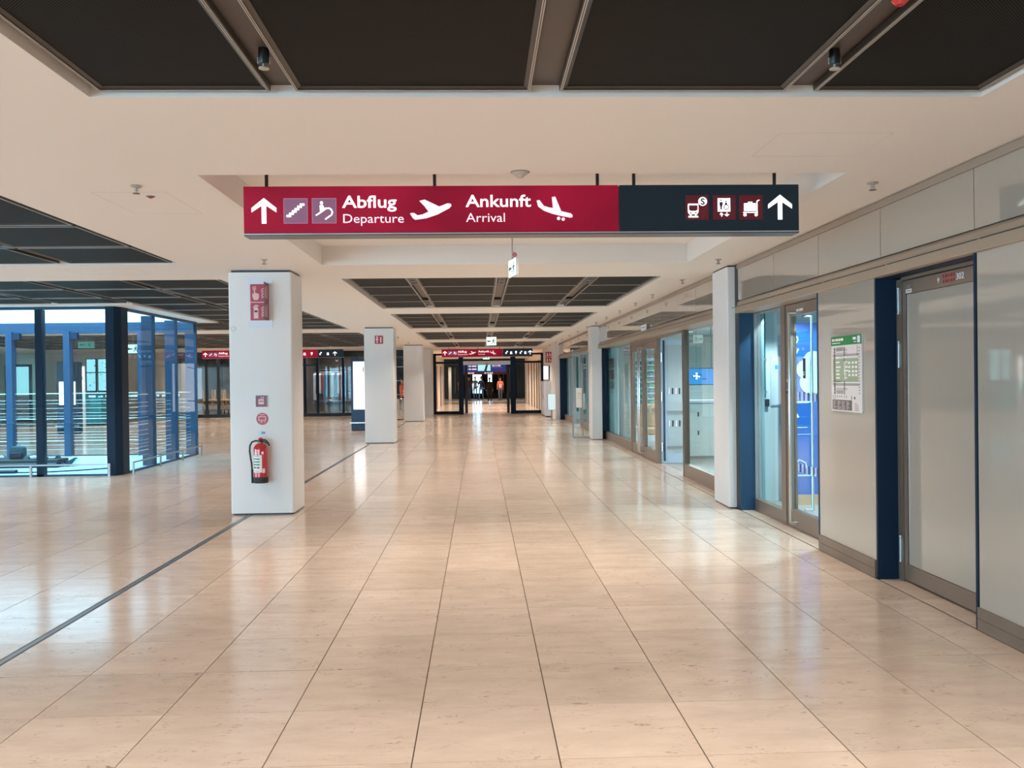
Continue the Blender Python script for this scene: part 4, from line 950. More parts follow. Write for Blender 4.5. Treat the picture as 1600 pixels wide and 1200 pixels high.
# ---- right wall end: fire signs, screen, cabinets
o = thing('fire_sign', 'pair of red flag signs projecting from the right wall before the sliding doors', 'sign', (2.84, 35.1, 2.38))
for v in (.01, -.21):
    p = MB().box(-.225, 0, 0, .012, v, v+.20).build('panel', 'fire_red', o); MB(face_y(0, 0, v)).disc(-.16, .14, .025, 0, .002, 10).box(-.19, -.13, .03, .10, 0, .002).box(-.09, -.06, .04, .16, 0, .002).box(-.045, -.02, .03, .11, 0, .002).build('symbol', 'print_white', p)
o = thing('wall_screen', 'bright upright screen in a black case projecting from the far right wall', 'screen', (2.84, 36.0, 1.77)); MB().box(-.26, 0, 0, .12, -.29, .29).build('case', 'black', o); MB().box(-.25, -.06, -.005, 0, -.27, .27).build('screen', 'screen_white', o)
o = thing('cabinet', 'pale tall cabinet standing against the far right wall', 'cabinet', (2.72, 36.7, 0)); MB().cbox(-.11, .11, -1.2, 1.2, .04, 1.42, .01).build('body', 'plate_white', o); MB().box(-.10, .10, -1.18, 1.18, 0, .04).build('plinth', 'joint_dark', o); MB().box(-.114, -.11, -.004, .004, .06, 1.40).box(-.122, -.11, -.10, -.06, .7, .9).build('door_gap', 'joint_dark', o)
o = thing('box_display', 'white lit box on a thin post before the pale cabinet', 'display', (2.66, 33.0, 0)); MB().cbox(-.15, .15, -.06, .06, .36, .98, .01).build('case', 'steel_soft', o); MB().box(-.14, .14, -.064, -.06, .375, .965).build('lit_face', 'box_white', o); MB().tube([(0, .03, 0), (0, .03, .4)], .025, 10).lathe([(.14, 0), (.14, .015), (.03, .02)], n=16).build('post', 'steel_soft', o)

# ---- paper note on the glass leaf
o = thing('paper_sign', 'white paper notice on the glass door leaf standing out into the hall', 'notice', (2.55, 22.715, 1.04)); MB().box(-.09, .09, 0, .006, -.25, .25).build('sheet', 'paper', o); MB().box(-.06, .06, -.001, 0, .10, .115).box(-.06, .04, -.001, 0, .04, .05).box(-.07, .07, -.001, 0, -.02, -.012).build('print', 'map_grey', o)

# ---- advertising totems
def totem(x, y, label, z0=.66, z1=2.13, hw=.62):
    o = thing('totem', label, 'display stand', (x, y, 0))
    MB().cbox(-hw, hw, -.16, .16, .02, 2.23, .008).build('case', 'navy_blue', o); MB().box(.02-hw, hw-.02, -.14, .14, 0, .02).build('plinth', 'black', o)
    s_ = MB().box(.07-hw, hw-.07, -.164, -.158, z0, z1).build('screen', 'screen_white', o)
    if z0 < .7: MB(face_y(0, -.164, 0)).box(-.25, -.22, 1.80, 1.95, 0, .001).box(-.17, -.15, 1.85, 1.93, 0, .001).stroke([(-.12, 1.96), (0, 2.0), (.1, 2.02)], .02, 0, .001).stroke([(-.18, .92), (-.1, .98), (.1, .99)], .03, 0, .001).build('screen_marks', 'teal_counter', s_)
    MB().box(-hw-.04, hw+.04, -.19, -.16, .235, .26).build('bumper', 'steel', o)
    return o
totem(-3.34, 27.75, 'blue totem with a bright white screen half hidden by the second pillar')
totem(-12.75, 28.2, 'dark totem with a small white screen seen through the glass enclosure', .90, 1.62, .32)

# ---- low steel guard rails round the enclosure
def guard(pts, label):
    o = thing('guard_rail', label, 'railing', (pts[0][0], pts[0][1], 0)); b0 = Vector((*pts[0], 0)); L_ = [Vector((*p, 0))-b0 for p in pts]
    d = (L_[-1]-L_[0]).normalized(); n = Vector((-d.y, d.x, 0))*.012
    a, b_ = L_[0]-d*.02, L_[-1]+d*.02
    MB().rings([[tuple(p+n+Vector((0,0,.19))), tuple(p-n+Vector((0,0,.19))), tuple(p-n+Vector((0,0,.215))), tuple(p+n+Vector((0,0,.215)))] for p in (a, b_)]).build('rail', 'steel_soft', o)
    for p in L_:
        q = d*.018
        MB().rings([[tuple(p+q+n+Vector((0,0,z))), tuple(p-q+n+Vector((0,0,z))), tuple(p-q-n+Vector((0,0,z))), tuple(p+q-n+Vector((0,0,z)))] for z in (0, .186)]).build('post', 'steel_soft', o)
guard([(-6.19, 15.08), (-7.47, 15.08), (-8.75, 15.08), (-10.0, 15.08)], 'low steel rail along the front of the glass enclosure')
guard([(-5.92, 15.42), (-5.92, 16.72), (-5.92, 17.95), (-5.92, 19.15)], 'low steel rail along the right side of the glass enclosure')

# ---- belongings on the floor of the light well
o = thing('bench', 'low dark bench inside the glass enclosure', 'bench', (-8.4, 16.9, .012)); MB().cbox(-.62, .62, -.22, .22, .085, .15, .01).build('seat', 'black_soft', o)
MB().box(-.60, .60, -.20, .20, .0, .085).build('base', 'navy', o); MB().box(-.60, .60, -.222, -.22, .075, .085).build('trim_strip', 'steel_soft', o)
o = thing('backpack', 'small dark backpack standing on the bench in the enclosure', 'bag', (-8.62, 16.95, .162)); MB().rings([[(x*s, y*s2, z) for x, y in ((-.13,-.07),(.13,-.07),(.14,0),(.12,.07),(-.12,.07),(-.14,0))] for s, s2, z in ((.9,.9,0),(1,1,.03),(1,1,.17),(.92,.9,.215),(.7,.6,.235))]).build('body', 'bag_teal', o, smooth=True)
MB().cbox(-.10, .10, -.095, -.065, .03, .13, .012).build('pocket', 'coat_navy', o); MB().tube([(-.04, 0, .23), (-.03, 0, .262), (.03, 0, .262), (.04, 0, .23)], .008, 8).build('loop', 'shop_teal', o)
random.seed(5)
def rag(o, name, ms, cx, cy, cz, w, d, h):
    m_ = MB(); n = 10; R = []
    for j in range(6):
        r_ = []
        for i in range(n):
            a = 2*PI*i/n; k = math.cos(j/5*PI/2)*(1+random.uniform(-.18, .18)); r_.append((cx+w*k*math.cos(a), cy+d*k*math.sin(a), cz+h*math.sin(j/5*PI/2)*(1+random.uniform(-.2, .2))))
        R.append(r_)
    return m_.rings(R).build(name, ms, o, smooth=True)
o = thing('jacket', 'crumpled dark jacket lying right of the backpack on the bench', 'jacket', (-8.28, 16.9, .162)); rag(o, 'cloth', 'bag_teal', 0, 0, 0, .22, .16, .09); rag(o, 'lining', 'cloth_pale', .02, -.10, .02, .10, .05, .05)
o = thing('scarf', 'small dark scarf with pale fold left of the backpack on the bench', 'scarf', (-8.88, 16.9, .162)); rag(o, 'cloth', 'bag_teal', 0, 0, 0, .11, .13, .07); rag(o, 'fold', 'cloth_pale', .02, -.09, .03, .05, .03, .05)
o = thing('boots', 'dark teal boots leaning upright on the pale enclosure floor', 'boots', (-7.62, 16.9, .012))
for dx, dy, a in ((0, 0, .85), (-.08, .12, .6)):
    T = Matrix.Translation((dx, dy, .02)) @ Matrix.Rotation(-a, 4, 'Y')
    b_ = MB(T).rings([[(x, y*w, z) for y, z in ((-.045,0),(.045,0),(.05,h*.5),(.03,h),(-.03,h),(-.05,h*.5))] for x, w, h in ((-.14,.6,.05),(-.12,.9,.10),(-.02,1,.09),(.08,1.05,.075),(.14,.9,.06),(.165,.5,.04))]).build('boot', 'bag_teal', o, smooth=True)
    MB(T).cbox(-.145, .165, -.048, .048, -.014, .004, .004).build('sole', 'film_white', b_)
    MB(T).tube([(-.10, 0, .08), (-.11, 0, .18), (-.12, 0, .27)], .05, 10, rr=[.048, .052, .056]).build('shaft', 'navy_blue', b_)
o = thing('dark_arc', 'dark arc curving over the pale enclosure floor', 'dark_arc', (-7.4, 15.9, .012)); MB().tube([(-.9, -.1, .012), (-.5, -.16, .012), (-.1, -.1, .012), (.3, .1, .012), (.8, .5, .012)], .012, 6).build('run', 'navy', o)  # thin dark tube bent in an arc over the floor
o = thing('kerb_bar', 'dark bar on the floor at the left of the enclosure', 'bar', (-8.6, 15.75, .012)); MB().cbox(-.9, .55, -.05, .05, 0, .06, .008).build('bar', 'navy', o); MB().box(-.9, .55, -.052, -.05, .045, .055).build('strip', 'steel_soft', o)

# ---- counters and poster panes seen through the enclosure
o = thing('counter', 'teal counter below the turquoise posters', 'counter', (-14.55, 33.9, 0)); MB().cbox(-.5, .5, -.3, .3, .05, 1.16, .01).build('body', 'counter_teal', o); MB().box(-.45, .45, -.25, .25, 0, .05).build('plinth', 'black', o); MB().cbox(-.53, .53, -.33, .33, 1.16, 1.20, .006).build('top', 'cloth_blue', o)
for x, w, lab in ((-14.74, .38, 'left'), (-14.28, .44, 'right')):
    o = thing('poster_pane', '%s turquoise lit poster pane above the teal counter' % lab, 'poster', (x, 34.4, 0)); MB().box(-w/2, w/2, 0, .06, 0, 2.5).build('frame', 'navy_blue', o); s_ = MB().box(-w/2+.03, w/2-.03, -.005, 0, 1.28, 2.47).build('print', 'screen_cyan', o)
    MB(face_y(0, -.005, 0)).box(-w/2+.02, w/2-.02, 1.95, 1.985, 0, .004).build('bar', 'navy_blue', s_)
    random.seed(len(lab)); g = MB(face_y(0, -.005, 0))
    for k in range(7): u, v = random.uniform(-w*.3, w*.35), random.uniform(1.4, 2.4); g.stroke([(u, v), (u+.05, v+random.uniform(-.05, .05))], .02, 0, .001)
    g.build('marks', 'teal_counter', s_)
o = thing('poster_pane', 'narrow white poster with a ring left of the turquoise posters', 'poster', (-14.52, 33.0, 0)); MB().box(-.15, .15, 0, .05, .0, 2.2).build('frame', 'plate_white', o); MB().box(-.13, .13, -.005, 0, .9, 2.15).build('print', 'screen_white', o); MB(face_y(0, -.005, 0)).annulus(0, 1.75, .09, .065, 0, .001, 20).build('ring', 'teal_counter', o); MB(face_y(0, -.005, 0)).poly([(-.13,.9),(.13,.9),(.13,1.35),(0,1.15),(-.13,1.1)], 0, .001).build('wave', 'screen_cyan', o)
o = thing('blue_door_frame', 'blue glazed door frame at the far left beyond the enclosure', 'door', (-19.6, 38.6, 0))
MB().box(-.55, -.45, 0, .1, 0, 2.4).box(.45, .55, 0, .1, 0, 2.4).box(-.55, .55, 0, .1, 2.3, 2.4).box(-.45, .45, 0, .1, 0, .1).build('frame', 'navy', o); MB().box(-.45, .45, .04, .05, .1, 2.3).build('pane', 'screen_cyan', o); MB().box(-.43, .43, .03, .04, .12, 1.1).build('lower_panel', 'tan_wall', o)

# ---- waste bin, other bits by the second pillar
o = thing('waste_bin', 'round polished steel waste bin behind the second pillar', 'bin', (-3.22, 34.8, 0)); MB().lathe([(.26, .03), (.27, .05), (.27, .80), (.25, .83)], n=24).build('body', 'steel', o, smooth=True); MB().lathe([(.24, 0), (.24, .03)], n=24).build('plinth', 'black', o); MB().lathe([(.25, .83), (.26, .86), (.15, .87), (.14, .84)], n=24).build('rim', 'black', o)

o = thing('slatted_rack', 'black slatted rack seen in the gap between second and third pillar', 'rack', (-3.4, 38.75, 0)); MB().box(-.62, -.58, -.1, .1, 0, 2.5).box(.58, .62, -.1, .1, 0, 2.5).box(-.6, .6, .08, .1, 0, 2.5).build('frame', 'black', o)
for k in range(11): MB().box(-.58, .58, -.1, .08, .30+.2*k, .335+.2*k).build('slat', 'steel_soft' if k % 3 == 0 else 'black_soft', o)
# ---- cafe tables with chairs turned up
def chair_parts(o, tf, ms):
    for sx in (-.18, .18):
        for sy in (-.18, .18): MB(tf).tube([(sx*1.1, sy*1.1, 0), (sx, sy, .44)], .018, 6).build('leg', ms, o)
    MB(tf).cbox(-.21, .21, -.21, .21, .44, .475, .008).build('seat', ms, o)
    MB(tf).tube([(-.18, .19, .47), (-.2, .24, .86)], .016, 6).tube([(.18, .19, .47), (.2, .24, .86)], .016, 6).cbox(-.2, .2, .215, .245, .70, .85, .008).build('backrest', ms, o)
tn_ = ['left', 'middle', 'right', 'far right']
for i, x in enumerate((-11.75, -10.9, -9.95)):
    o = thing('cafe_table', 'wooden cafe table with crate front, %s of the row behind the dark glass' % tn_[i], 'table', (x, 39.95, 0))
    MB().cbox(-.40, .40, -.35, .35, .70, .74, .006).build('tabletop', 'wood_pale', o)
    for sx in (-.34, .34):
        for sy in (-.29, .29): MB().box(sx-.025, sx+.025, sy-.025, sy+.025, 0, .70).build('leg', 'black', o)
    c_ = MB().box(-.36, .36, -.34, -.32, .30, .62).build('crate_front', 'wood', o)
    MB(face_y(0, -.34, 0)).annulus(-.16, .46, .09, .05, 0, .01, 14).annulus(.16, .46, .09, .05, 0, .01, 14).build('crate_hole', 'wood_pale', c_)
    for j, dx in enumerate((-.2, .22)):
        c = thing('cafe_chair', 'pale wooden chair turned upside down on the %s cafe table, %s one' % (tn_[i], ('left', 'right')[j]), 'chair', (x+dx, 39.95-.175, 1.217)); chair_parts(c, Matrix.Rotation(PI, 4, 'X'), 'wood_pale')
o = thing('cafe_counter', 'pale lit counter at the back of the cafe', 'counter', (-10.6, 44.2, 0)); MB().cbox(-1.2, 1.2, -.3, .3, 0, 1.05, .01).build('body', 'wood', o); MB().cbox(-1.25, 1.25, -.34, .34, 1.05, 1.1, .01).build('top', 'wood_pale', o); MB().box(-.9, -.2, -.33, -.31, 1.5, 2.1).build('menu_board', 'screen_cyan', o)

# ---- clothes store: rails of hanging garments, mannequins
def rail_stand(x, y, w, label):
    o = thing('clothes_rail', label, 'clothes rail', (x, y, 0)); MB().tube([(-w/2, 0, 0), (-w/2, 0, 1.95), (w/2, 0, 1.95), (w/2, 0, 0)], .018, 8).box(-w/2-.02, -w/2+.02, -.25, .25, 0, .03).box(w/2-.02, w/2+.02, -.25, .25, 0, .03).build('frame', 'steel', o); return o
random.seed(21); gi = 0
cn = {'cloth_blue': 'blue', 'cloth_red': 'dark red', 'cloth_pale': 'pale', 'coat_navy': 'navy', 'shirt_white': 'white', 'trouser_grey': 'grey'}
for ri, (x, y, w) in enumerate(((-6.5, 40.6, 1.0), (-5.2, 41.2, 1.2), (-7.3, 41.8, .9))):
    rail_stand(x, y, w, ('clothes rail in the store window left of the totem', 'clothes rail behind the blue totem', 'clothes rail at the left of the store')[ri])
    for k in range(7):
        c = ('cloth_blue', 'cloth_red', 'cloth_pale', 'coat_navy', 'shirt_white', 'trouser_grey')[(k*5+ri*2) % 6]; h = random.uniform(.8, 1.35); xx = -w/2+.1+(w-.2)*k/6
        o = thing('garment', '%s garment, %s from the left on the %s store rail' % (cn[c], ordn[k], ('window', 'right', 'left')[ri]), 'garment', (x+xx, y, .4), 'garments on the store rails'); MB().rings([[(px*s, py, z) for px, py in ((-.05,-.22*q),(.05,-.22*q),(.06,.22*q),(-.06,.22*q))] for s, q, z in ((.6,.4,1.50),(1,1,1.42),(1,.85,1.1),(1.15,1.0,1.50-h))]).build('cloth', c, o); MB().tube([(0, 0, 1.49), (0, .01, 1.55), (0, 0, 1.575)], .006, 6).build('hook', 'steel', o)
def store_lamp(x, y, z, label, ms='lamp_glow'):
    o = thing('store_lamp', label, 'lamp', (x, y, z)); MB().lathe([(.05, 0), (.05, -.10), (.07, -.16)], n=12).build('shade', 'black', o); MB().lathe([(.06, -.155), (.04, -.165)], n=12).build('bulb', ms, o); return o
for k, (x, y) in enumerate(((-7.3, 40.3), (-6.4, 40.3), (-5.5, 40.3), (-4.5, 40.3))): store_lamp(x, y, 2.6, 'spot lamp over the store window, %s from the left' % ordn[k])
for k, (x, y) in enumerate(((-11.9, 41.0), (-10.6, 41.0), (-9.4, 41.0))): store_lamp(x, y, 2.6, 'spot lamp over the cafe tables, %s from the left' % ordn[k])
lamp('store_light', 'AREA', (-5.5, 42.0, 2.8), 200, (1, .95, .92), None, size=4.5); 
for x in (-12.2, -11.0, -9.8): lamp('cafe_light', 'SPOT', (x, 40.3, 2.80), 330, (1, .82, .62), None, spot_size=math.radians(150), spot_blend=.4, shadow_soft_size=.05)

# ---- exhibition room contents (behind the near glass door)
o = thing('display_wall', 'blue lit exhibition wall with a white cloud behind the near glass door', 'display', (4.02, 10.55, 0)); T = face_y(0, 0, 0)
MB().box(-.34, .9, 0, .12, .12, 2.18).build('panel', 'display_blue', o); MB().box(-.36, .92, -.03, .15, 0, .12).build('plinth', 'wood_pale', o)
MB(T).disc(-.12, 1.62, .11, .0, .012, 20).disc(-.02, 1.72, .12, 0, .014, 20).disc(.10, 1.60, .14, 0, .013, 20).disc(-.06, 1.46, .13, 0, .0135, 20).disc(.10, 1.40, .12, 0, .0125, 20).build('cloud', 'display_cloud', o)
MB(T).annulus(-.26, 1.98, .06, .045, 0, .006, 12, -PI/2, PI/2).stroke([(-.28, 1.86), (-.24, 1.79), (-.24, 1.70)], .018, 0, .006).stroke([(-.20, 1.87), (-.24, 1.79)], .018, 0, .006).box(-.3, -.05, 1.22, 1.24, 0, .006).box(-.3, -.1, .92, .93, 0, .006).box(-.3, -.02, .84, .846, 0, .006).box(.12, .3, 1.10, 1.116, 0, .006).box(-.28, .0, .34, .36, 0, .006).box(.05, .22, .34, .36, 0, .006).build('letters', 'display_cloud', o)
MB(T).poly([(-.26,1.16),(-.2,1.05),(-.24,1.04)], 0, .006).disc(.2, 1.18, .035, 0, .006, 16).build('green_marks', 'exit_green', o)
MB(T).stroke([(.12, .72), (.16, .70), (.24, .78)], .02, 0, .006).stroke([(-.26, .48), (-.2, .54), (-.12, .50), (-.12, .44)], .016, 0, .006).build('sketch', 'display_cloud', o)
o = thing('rope_pipe', 'thin double pipe with valve box on the pale wall of the exhibition room', 'pipe', (3.52, 10.93, 0)); MB().tube([(-.012, 0, 1.28), (-.012, 0, 2.6)], .008, 8).tube([(.018, 0, 1.28), (.018, 0, 2.6)], .008, 8).build('pipe', 'teal_counter', o)
for z in (2.2, 1.75, 1.35): MB().box(-.03, .035, -.012, .0, z-.012, z+.012).build('clamp', 'steel_soft', o)
MB().box(-.015, .06, -.03, .02, 1.17, 1.26).build('valve_box', 'black_soft', o)
o = thing('poster_pane', 'pale blue lit poster on the exhibition room wall beside the pipe', 'poster', (3.74, 10.93, 1.48)); MB().box(-.13, .13, 0, .02, -.30, .32).build('frame', 'plate_white', o); MB().box(-.12, .12, -.004, 0, -.29, .31).build('print', 'cloth_pale', o); MB(face_y(0, -.004, 0)).disc(.03, .05, .04, 0, .001, 14).box(-.08, .0, .15, .2, 0, .001).build('marks', 'screen_sky', o)
for x, y in ((3.55, 8.3), (3.62, 9.9), (4.9, 9.3)): lamp('exhibition_light', 'SPOT', (x, y, 2.58), 190, SHOP_COL, None, spot_size=math.radians(122), spot_blend=.3, shadow_soft_size=.04)

# ---- second shop contents
def ring_lamp(x, y, z, label):
    o = thing('ceiling_lamp', label, 'lamp', (x, y, z)); MB().box(-.6, .6, -.03, .03, -.05, 0).build('case', 'plate_white', o); MB().box(-.58, .58, -.025, .025, -.055, -.05).build('tube', 'lamp_glow', o)
for k, (x, y) in enumerate(((4.3, 12.6), (4.3, 14.6), (4.3, 17.4), (4.3, 20.2))): ring_lamp(x, y, 2.62, 'strip lamp on the second shop ceiling, %s from the pier' % ordn[k])
o = thing('info_desk', 'pale desk with paper signs behind the near pane of the second shop', 'desk', (4.5, 16.9, 0)); MB().cbox(-.75, .9, -.3, .3, .05, 1.05, .01).build('body', 'shop_wall', o); MB().cbox(-.8, .95, -.34, .34, 1.05, 1.10, .01).build('top', 'plate_white', o); MB().box(-.7, .85, -.26, .26, 0, .05).build('plinth', 'steel_soft', o)
for x, z in ((-.42, .8), (-.1, .8), (.3, .8), (-.42, .45), (.2, .5)): MB().box(x, x+.03, -.304, -.30, z, z+.08).build('desk_slot', 'film_and_shade_dark', o)
o = thing('wall_monitor', 'sky blue monitor hanging in the second shop', 'screen', (4.62, 17.6, 1.55)); MB().cbox(-.5, .6, 0, .06, -.17, .17, .005).build('case', 'black', o); MB().box(-.48, .58, -.004, 0, -.155, .155).build('screen', 'screen_sky', o); MB().tube([(0, .03, .17), (0, .03, 1.07)], .012, 8).build('hanger', 'steel_soft', o)
MB(face_y(0, -.004, 0)).box(-.40, -.32, -.02, .0, 0, .001).box(-.28, -.20, .02, .04, 0, .001).box(-.2, -.1, -.06, -.04, 0, .001).build('screen_marks', 'display_blue', o)
o = thing('brochure_rack', 'white rack with rows of teal brochures in the second shop', 'rack', (4.05, 21.2, 0)); MB().box(-.36, .36, .12, .16, 0, 2.0).box(-.36, -.34, -.1, .16, 0, 2.0).box(.34, .36, -.1, .16, 0, 2.0).build('frame', 'plate_white', o)
for k in range(9): MB().box(-.34, .34, -.08+.012*k, .12, .75+.135*k, .765+.135*k).build('shelf', 'plate_white', o)
for k in range(9):
    for j in range(4): MB().box(-.32+.165*j, -.17+.165*j, -.05+.012*k, -.03+.012*k, .766+.135*k, .85+.135*k).build('brochure', 'teal_counter' if (k+j) % 3 else 'ext_green', o)
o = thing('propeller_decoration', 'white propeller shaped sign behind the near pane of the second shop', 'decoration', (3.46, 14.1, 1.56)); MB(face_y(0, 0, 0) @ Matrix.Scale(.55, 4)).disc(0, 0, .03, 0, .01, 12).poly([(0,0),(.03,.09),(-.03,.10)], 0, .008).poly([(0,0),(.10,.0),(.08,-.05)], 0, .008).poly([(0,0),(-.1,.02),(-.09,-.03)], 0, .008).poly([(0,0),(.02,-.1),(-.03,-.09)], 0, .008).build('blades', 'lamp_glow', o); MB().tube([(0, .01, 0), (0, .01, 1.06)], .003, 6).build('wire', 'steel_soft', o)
o = thing('armchair', 'pale armchair seen behind the fixed pane of the second shop', 'chair', (3.75, 19.6, 0)); MB().cbox(-.25, .25, -.25, .25, .28, .44, .03).build('seat', 'wood_pale', o); MB().cbox(-.25, .25, .17, .27, .44, .95, .03).build('backrest', 'wood_pale', o)
for sx in (-.2, .2):
    for sy in (-.2, .2): MB().box(sx-.02, sx+.02, sy-.02, sy+.02, 0, .28).build('leg', 'steel', o)
for q in (-.9, .9): lamp('shop_light', 'SPOT', ((4.9, 13.6, 2.60)[0]+q*.4, (4.9, 13.6, 2.60)[1]+q, 2.58), 156, SHOP_COL, None, spot_size=math.radians(156), spot_blend=.4, shadow_soft_size=.04)
for q in (-.9, .9): lamp('shop_light', 'SPOT', ((4.9, 19.0, 2.60)[0]+q*.4, (4.9, 19.0, 2.60)[1]+q, 2.58), 240, SHOP_COL, None, spot_size=math.radians(156), spot_blend=.4, shadow_soft_size=.04)
# third shop: vertical blinds, counters
for k in range(8):
    o = thing('vertical_banner', '%s banner hanging in the third shop window, %s from the near end' % (('pale', 'dark teal')[k % 2], ordn[k]), 'banner', (3.5, 24.0+1.12*k, 0)); MB().box(-.02, .02, -.18, .18, .35, 2.3).build('cloth', ('cloth_pale', 'teal_counter')[k % 2], o); MB().tube([(0, -.2, 2.3), (0, .2, 2.3)], .012, 6).build('rod', 'steel', o); MB().tube([(0, 0, 2.3), (0, 0, 2.62)], .004, 6).build('wire', 'steel', o)
o = thing('info_desk', 'white desk in the far third shop', 'desk', (4.6, 30.0, 0)); MB().cbox(-.4, .4, -1, 1, 0, 1.0, .01).build('body', 'plate_white', o); MB().cbox(-.44, .44, -1.04, 1.04, 1.0, 1.05, .01).build('top', 'steel_soft', o)
for q in (-.9, .9): lamp('shop_light', 'SPOT', ((4.9, 27.0, 2.60)[0]+q*.4, (4.9, 27.0, 2.60)[1]+q, 2.58), 312, SHOP_COL, None, spot_size=math.radians(156), spot_blend=.4, shadow_soft_size=.04)

# ---- departure boards in the far hall
o = thing('departure_board', 'dark blue departure board hanging in the far hall beyond the doors', 'display', (.35, 59.6, 2.02)); T = face_y(0, 0, 0)
MB().cbox(-1.42, 1.42, 0, .2, 0, .52, .01).build('case', 'screen_blue', o)
s_ = MB(T).box(-.46, .38, .07, .47, 0, .004).build('screen', 'screen_cyan', o); MB(T).poly([(-.05,.07),(.12,.07),(.22,.47),(.08,.47)], .004, .006).build('screen_shape', 'teal_counter', s_)
g = MB(T)
for v in (.34, .14):
    for a, b_ in ((-1.25, -1.15), (-1.08, -.92), (-.86, -.55)): g.box(a, b_, v, v+.09, 0, .004)
for a, b_ in ((.50, .66), (.72, .80), (.86, 1.06)): g.box(a, b_, .36, .44, 0, .004)
g.box(.46, 1.2, .28, .285, 0, .004); g.build('board_rows', 'sign_soft', o)
MB().tube([(-1.1, .1, .52), (-1.1, .1, .83)], .015, 8).build('hanger_rod', 'black', o); MB().tube([(1.1, .1, .52), (1.1, .1, .83)], .015, 8).build('hanger_rod', 'black', o)
o = thing('hanging_sign', 'dark purple strip sign below the departure board', 'sign', (.35, 64.0, 1.86)); MB().cbox(-1.6, 1.6, 0, .15, 0, .22, .005).build('panel', 'fire_purple', o)
g = MB(face_y(0, 0, 0))
for a, b_ in ((-1.35, -1.22), (-1.18, -1.06), (-1.02, -.94), (-.9, -.75), (.0, .12), (.2, .3), (.36, .46), (.5, .6)): g.box(a, b_, .06, .16, 0, .004)
g.build('print', 'sign_soft', o); MB().tube([(-1.2, .07, .22), (-1.2, .07, 1.54)], .015, 8).build('hanger_rod', 'black', o); MB().tube([(1.2, .07, .22), (1.2, .07, 1.54)], .015, 8).build('hanger_rod', 'black', o)
MB().box(-2.2, -2.0, 63, 63.4, 0, 2.4).build('trim_2', 'tan_wall', kind='structure')

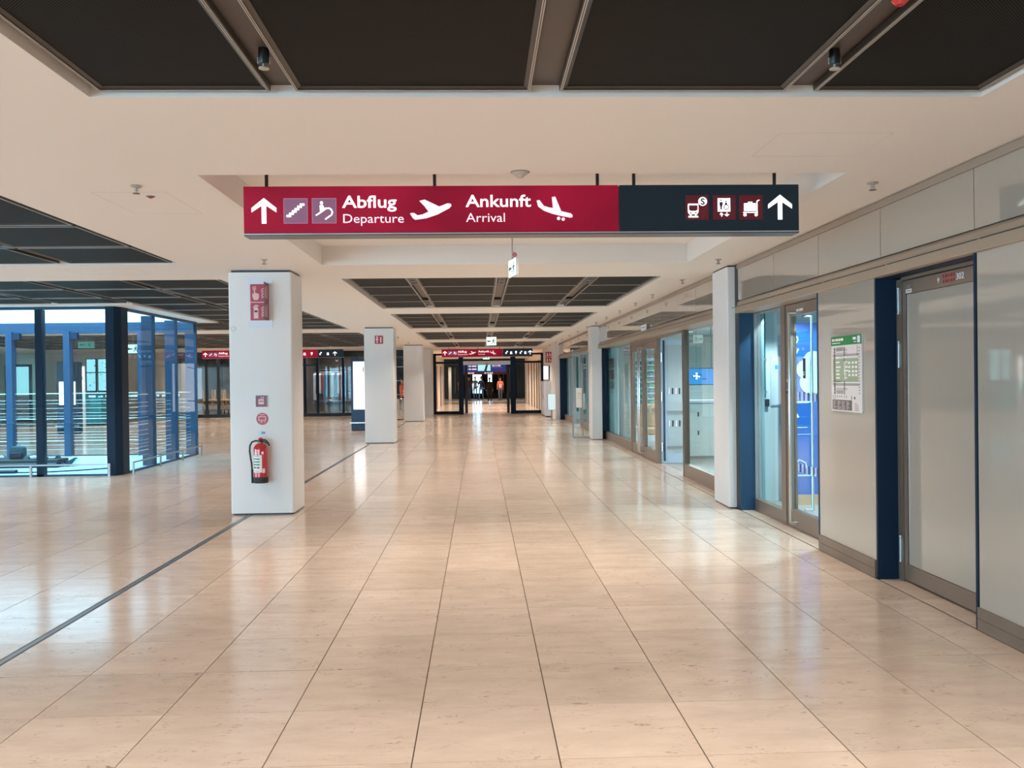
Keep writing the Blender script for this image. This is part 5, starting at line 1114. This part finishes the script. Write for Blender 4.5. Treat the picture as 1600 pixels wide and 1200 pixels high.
# ---- people far down the hall
def person(label, loc, rz, top, bottom, hair='hair_dark', h=1.74, stride=.12, arm=.12, coat=False, vest=False, shoes='black', sit=False):
    k = h/1.75; V = []; Ed = []; Rr = []
    def a(p, r, par=None):
        V.append(Vector(p)*k); Rr.append(r*k)
        if par is not None: Ed.append((par, len(V)-1))
        return len(V)-1
    pel = a((0, 0, .95), .135); wa = a((0, .0, 1.10), .125, pel); ch = a((0, -.01, 1.30), .155, wa); nk0 = a((0, 0, 1.44), .075, ch); nk = a((0, .0, 1.52), .052, nk0); h1 = a((0, .01, 1.60), .078, nk); h2 = a((0, .01, 1.70), .078, h1)
    for s in (-1, 1):
        sh = a((s*.17, 0, 1.40), .068, ch); el = a((s*.235, s*stride*.4-.02, 1.13), .048, sh); wr_ = a((s*.25, s*arm+.06, .90), .034, el); hn = a((s*.248, s*arm+.085, .80), .036, wr_)
        hp = a((s*.095, 0, .88), .098, pel); kn = a((s*.10, s*stride*.5+.02, .50), .064, hp); an = a((s*.10, -s*stride*-.9-.01 if False else s*stride-.0, .10), .042, kn); he = a((s*.10, s*stride+.01, .05), .040, an); to = a((s*.11, s*stride+.17, .035), .032, he)
    me = bpy.data.meshes.new('tmp'); me.from_pydata([tuple(v) for v in V], Ed, []); t = bpy.data.objects.new('tmp', me); COL.objects.link(t)
    sk = t.modifiers.new('s', 'SKIN'); t.modifiers.new('d', 'SUBSURF').levels = 2
    for i, r in enumerate(Rr): me.skin_vertices[0].data[i].radius = (r, r*(.72 if i in (0, 1, 2) else 1))
    me.skin_vertices[0].data[0].use_root = True
    bpy.context.view_layer.update(); dg = bpy.context.evaluated_depsgraph_get(); bm_ = bpy.data.meshes.new_from_object(t.evaluated_get(dg)); bpy.data.objects.remove(t)
    bm_.name = 'body'
    bm_.materials.clear()
    for q in ('skin', top, bottom, shoes, 'vest_stripe'): bm_.materials.append(M[q])
    for p in bm_.polygons:
        c = p.center/k; hand = abs(c.x) > .2 and c.z < .885
        i = 0 if c.z > 1.50 or hand else 1 if c.z > (.55 if coat and abs(c.x) < .2 else .93) or abs(c.x) > .2 else 2 if c.z > .085 else 3
        if vest and i == 1 and abs(c.x) < .19 and (1.02 < c.z < 1.08 or 1.14 < c.z < 1.20): i = 4
        p.material_index = i; p.use_smooth = True
    o = thing('person', label, 'person', loc); o.rotation_euler = (0, 0, rz)
    link('body', bm_, o)
    MB().ball((0, -.012*k, 1.715*k), .088*k, .10*k, .075*k).build('hair', hair, o, smooth=True)
    MB().ball((0, .098*k, 1.655*k), .014*k, .022*k, .022*k, 8, 5).ball((-.088*k, 0, 1.66*k), .012*k, .022*k, .032*k, 8, 5).ball((.088*k, 0, 1.66*k), .012*k, .022*k, .032*k, 8, 5).build('face', 'skin', o, smooth=True)
    MB().ball((-.03*k, .082*k, 1.68*k), .011*k, .012*k, .008*k, 6, 4).ball((.03*k, .082*k, 1.68*k), .011*k, .012*k, .008*k, 6, 4).build('eyes', 'sign_ink', o)
    if coat: MB().rings([[(x*s*k, y*s2*k-.0, z*k) for x, y in ((.2,.0),(.14,.12),(0,.14),(-.14,.12),(-.2,0),(-.14,-.12),(0,-.14),(.14,-.12))] for s, s2, z in ((.9,.85,1.42),(1.0,1.0,1.30),(.92,1.0,1.05),(1.08,1.2,.75),(1.15,1.35,.52))]).build('coat', top, o, smooth=True)
    return o
person('person in a long black coat walking away in the far hall centre', (.66, 60.0, 0), 0, 'coat_black', 'coat_black', h=1.62, stride=.24, coat=True)
person('person in an orange safety vest and grey trousers in the far hall', (1.46, 63.5, 0), .2, 'vest_orange', 'trouser_grey', h=1.66, vest=True, stride=.10)
person('person in dark clothes standing at the left of the far hall', (-.78, 63.8, 0), -1.3, 'coat_black', 'coat_navy', h=1.72, stride=.05)
person('person in white shirt and jeans at the bright far doors', (-.35, 69.0, 0), PI, 'shirt_white', 'cloth_blue', h=1.72)
person('person in navy jacket and jeans between the white shirt and black coat', (.10, 67.0, 0), 2.5, 'coat_navy', 'cloth_blue', h=1.72)
person('person in red top at the far left edge of the hall', (-1.45, 66.0, 0), .8, 'cloth_red', 'coat_navy', h=1.62)
person('person in orange vest partly hidden between second and third pillar', (-3.22, 37.2, 0), 1.2, 'vest_orange', 'coat_navy', h=1.62, vest=True)
for k, (x, y) in enumerate(((-2, 61.5), (2, 61.5), (-2, 66), (2, 66))): lamp('hall_spot', 'SPOT', (x, y, 3.36), 420, (1, .9, .8), None, spot_size=math.radians(120), spot_blend=.6, shadow_soft_size=.05)
for k, y in enumerate((43, 48, 53)): lamp('corridor_spot', 'SPOT', (.35, y, 2.82), 700, SPOT_COL, None, spot_size=math.radians(150), spot_blend=.5, shadow_soft_size=.05)
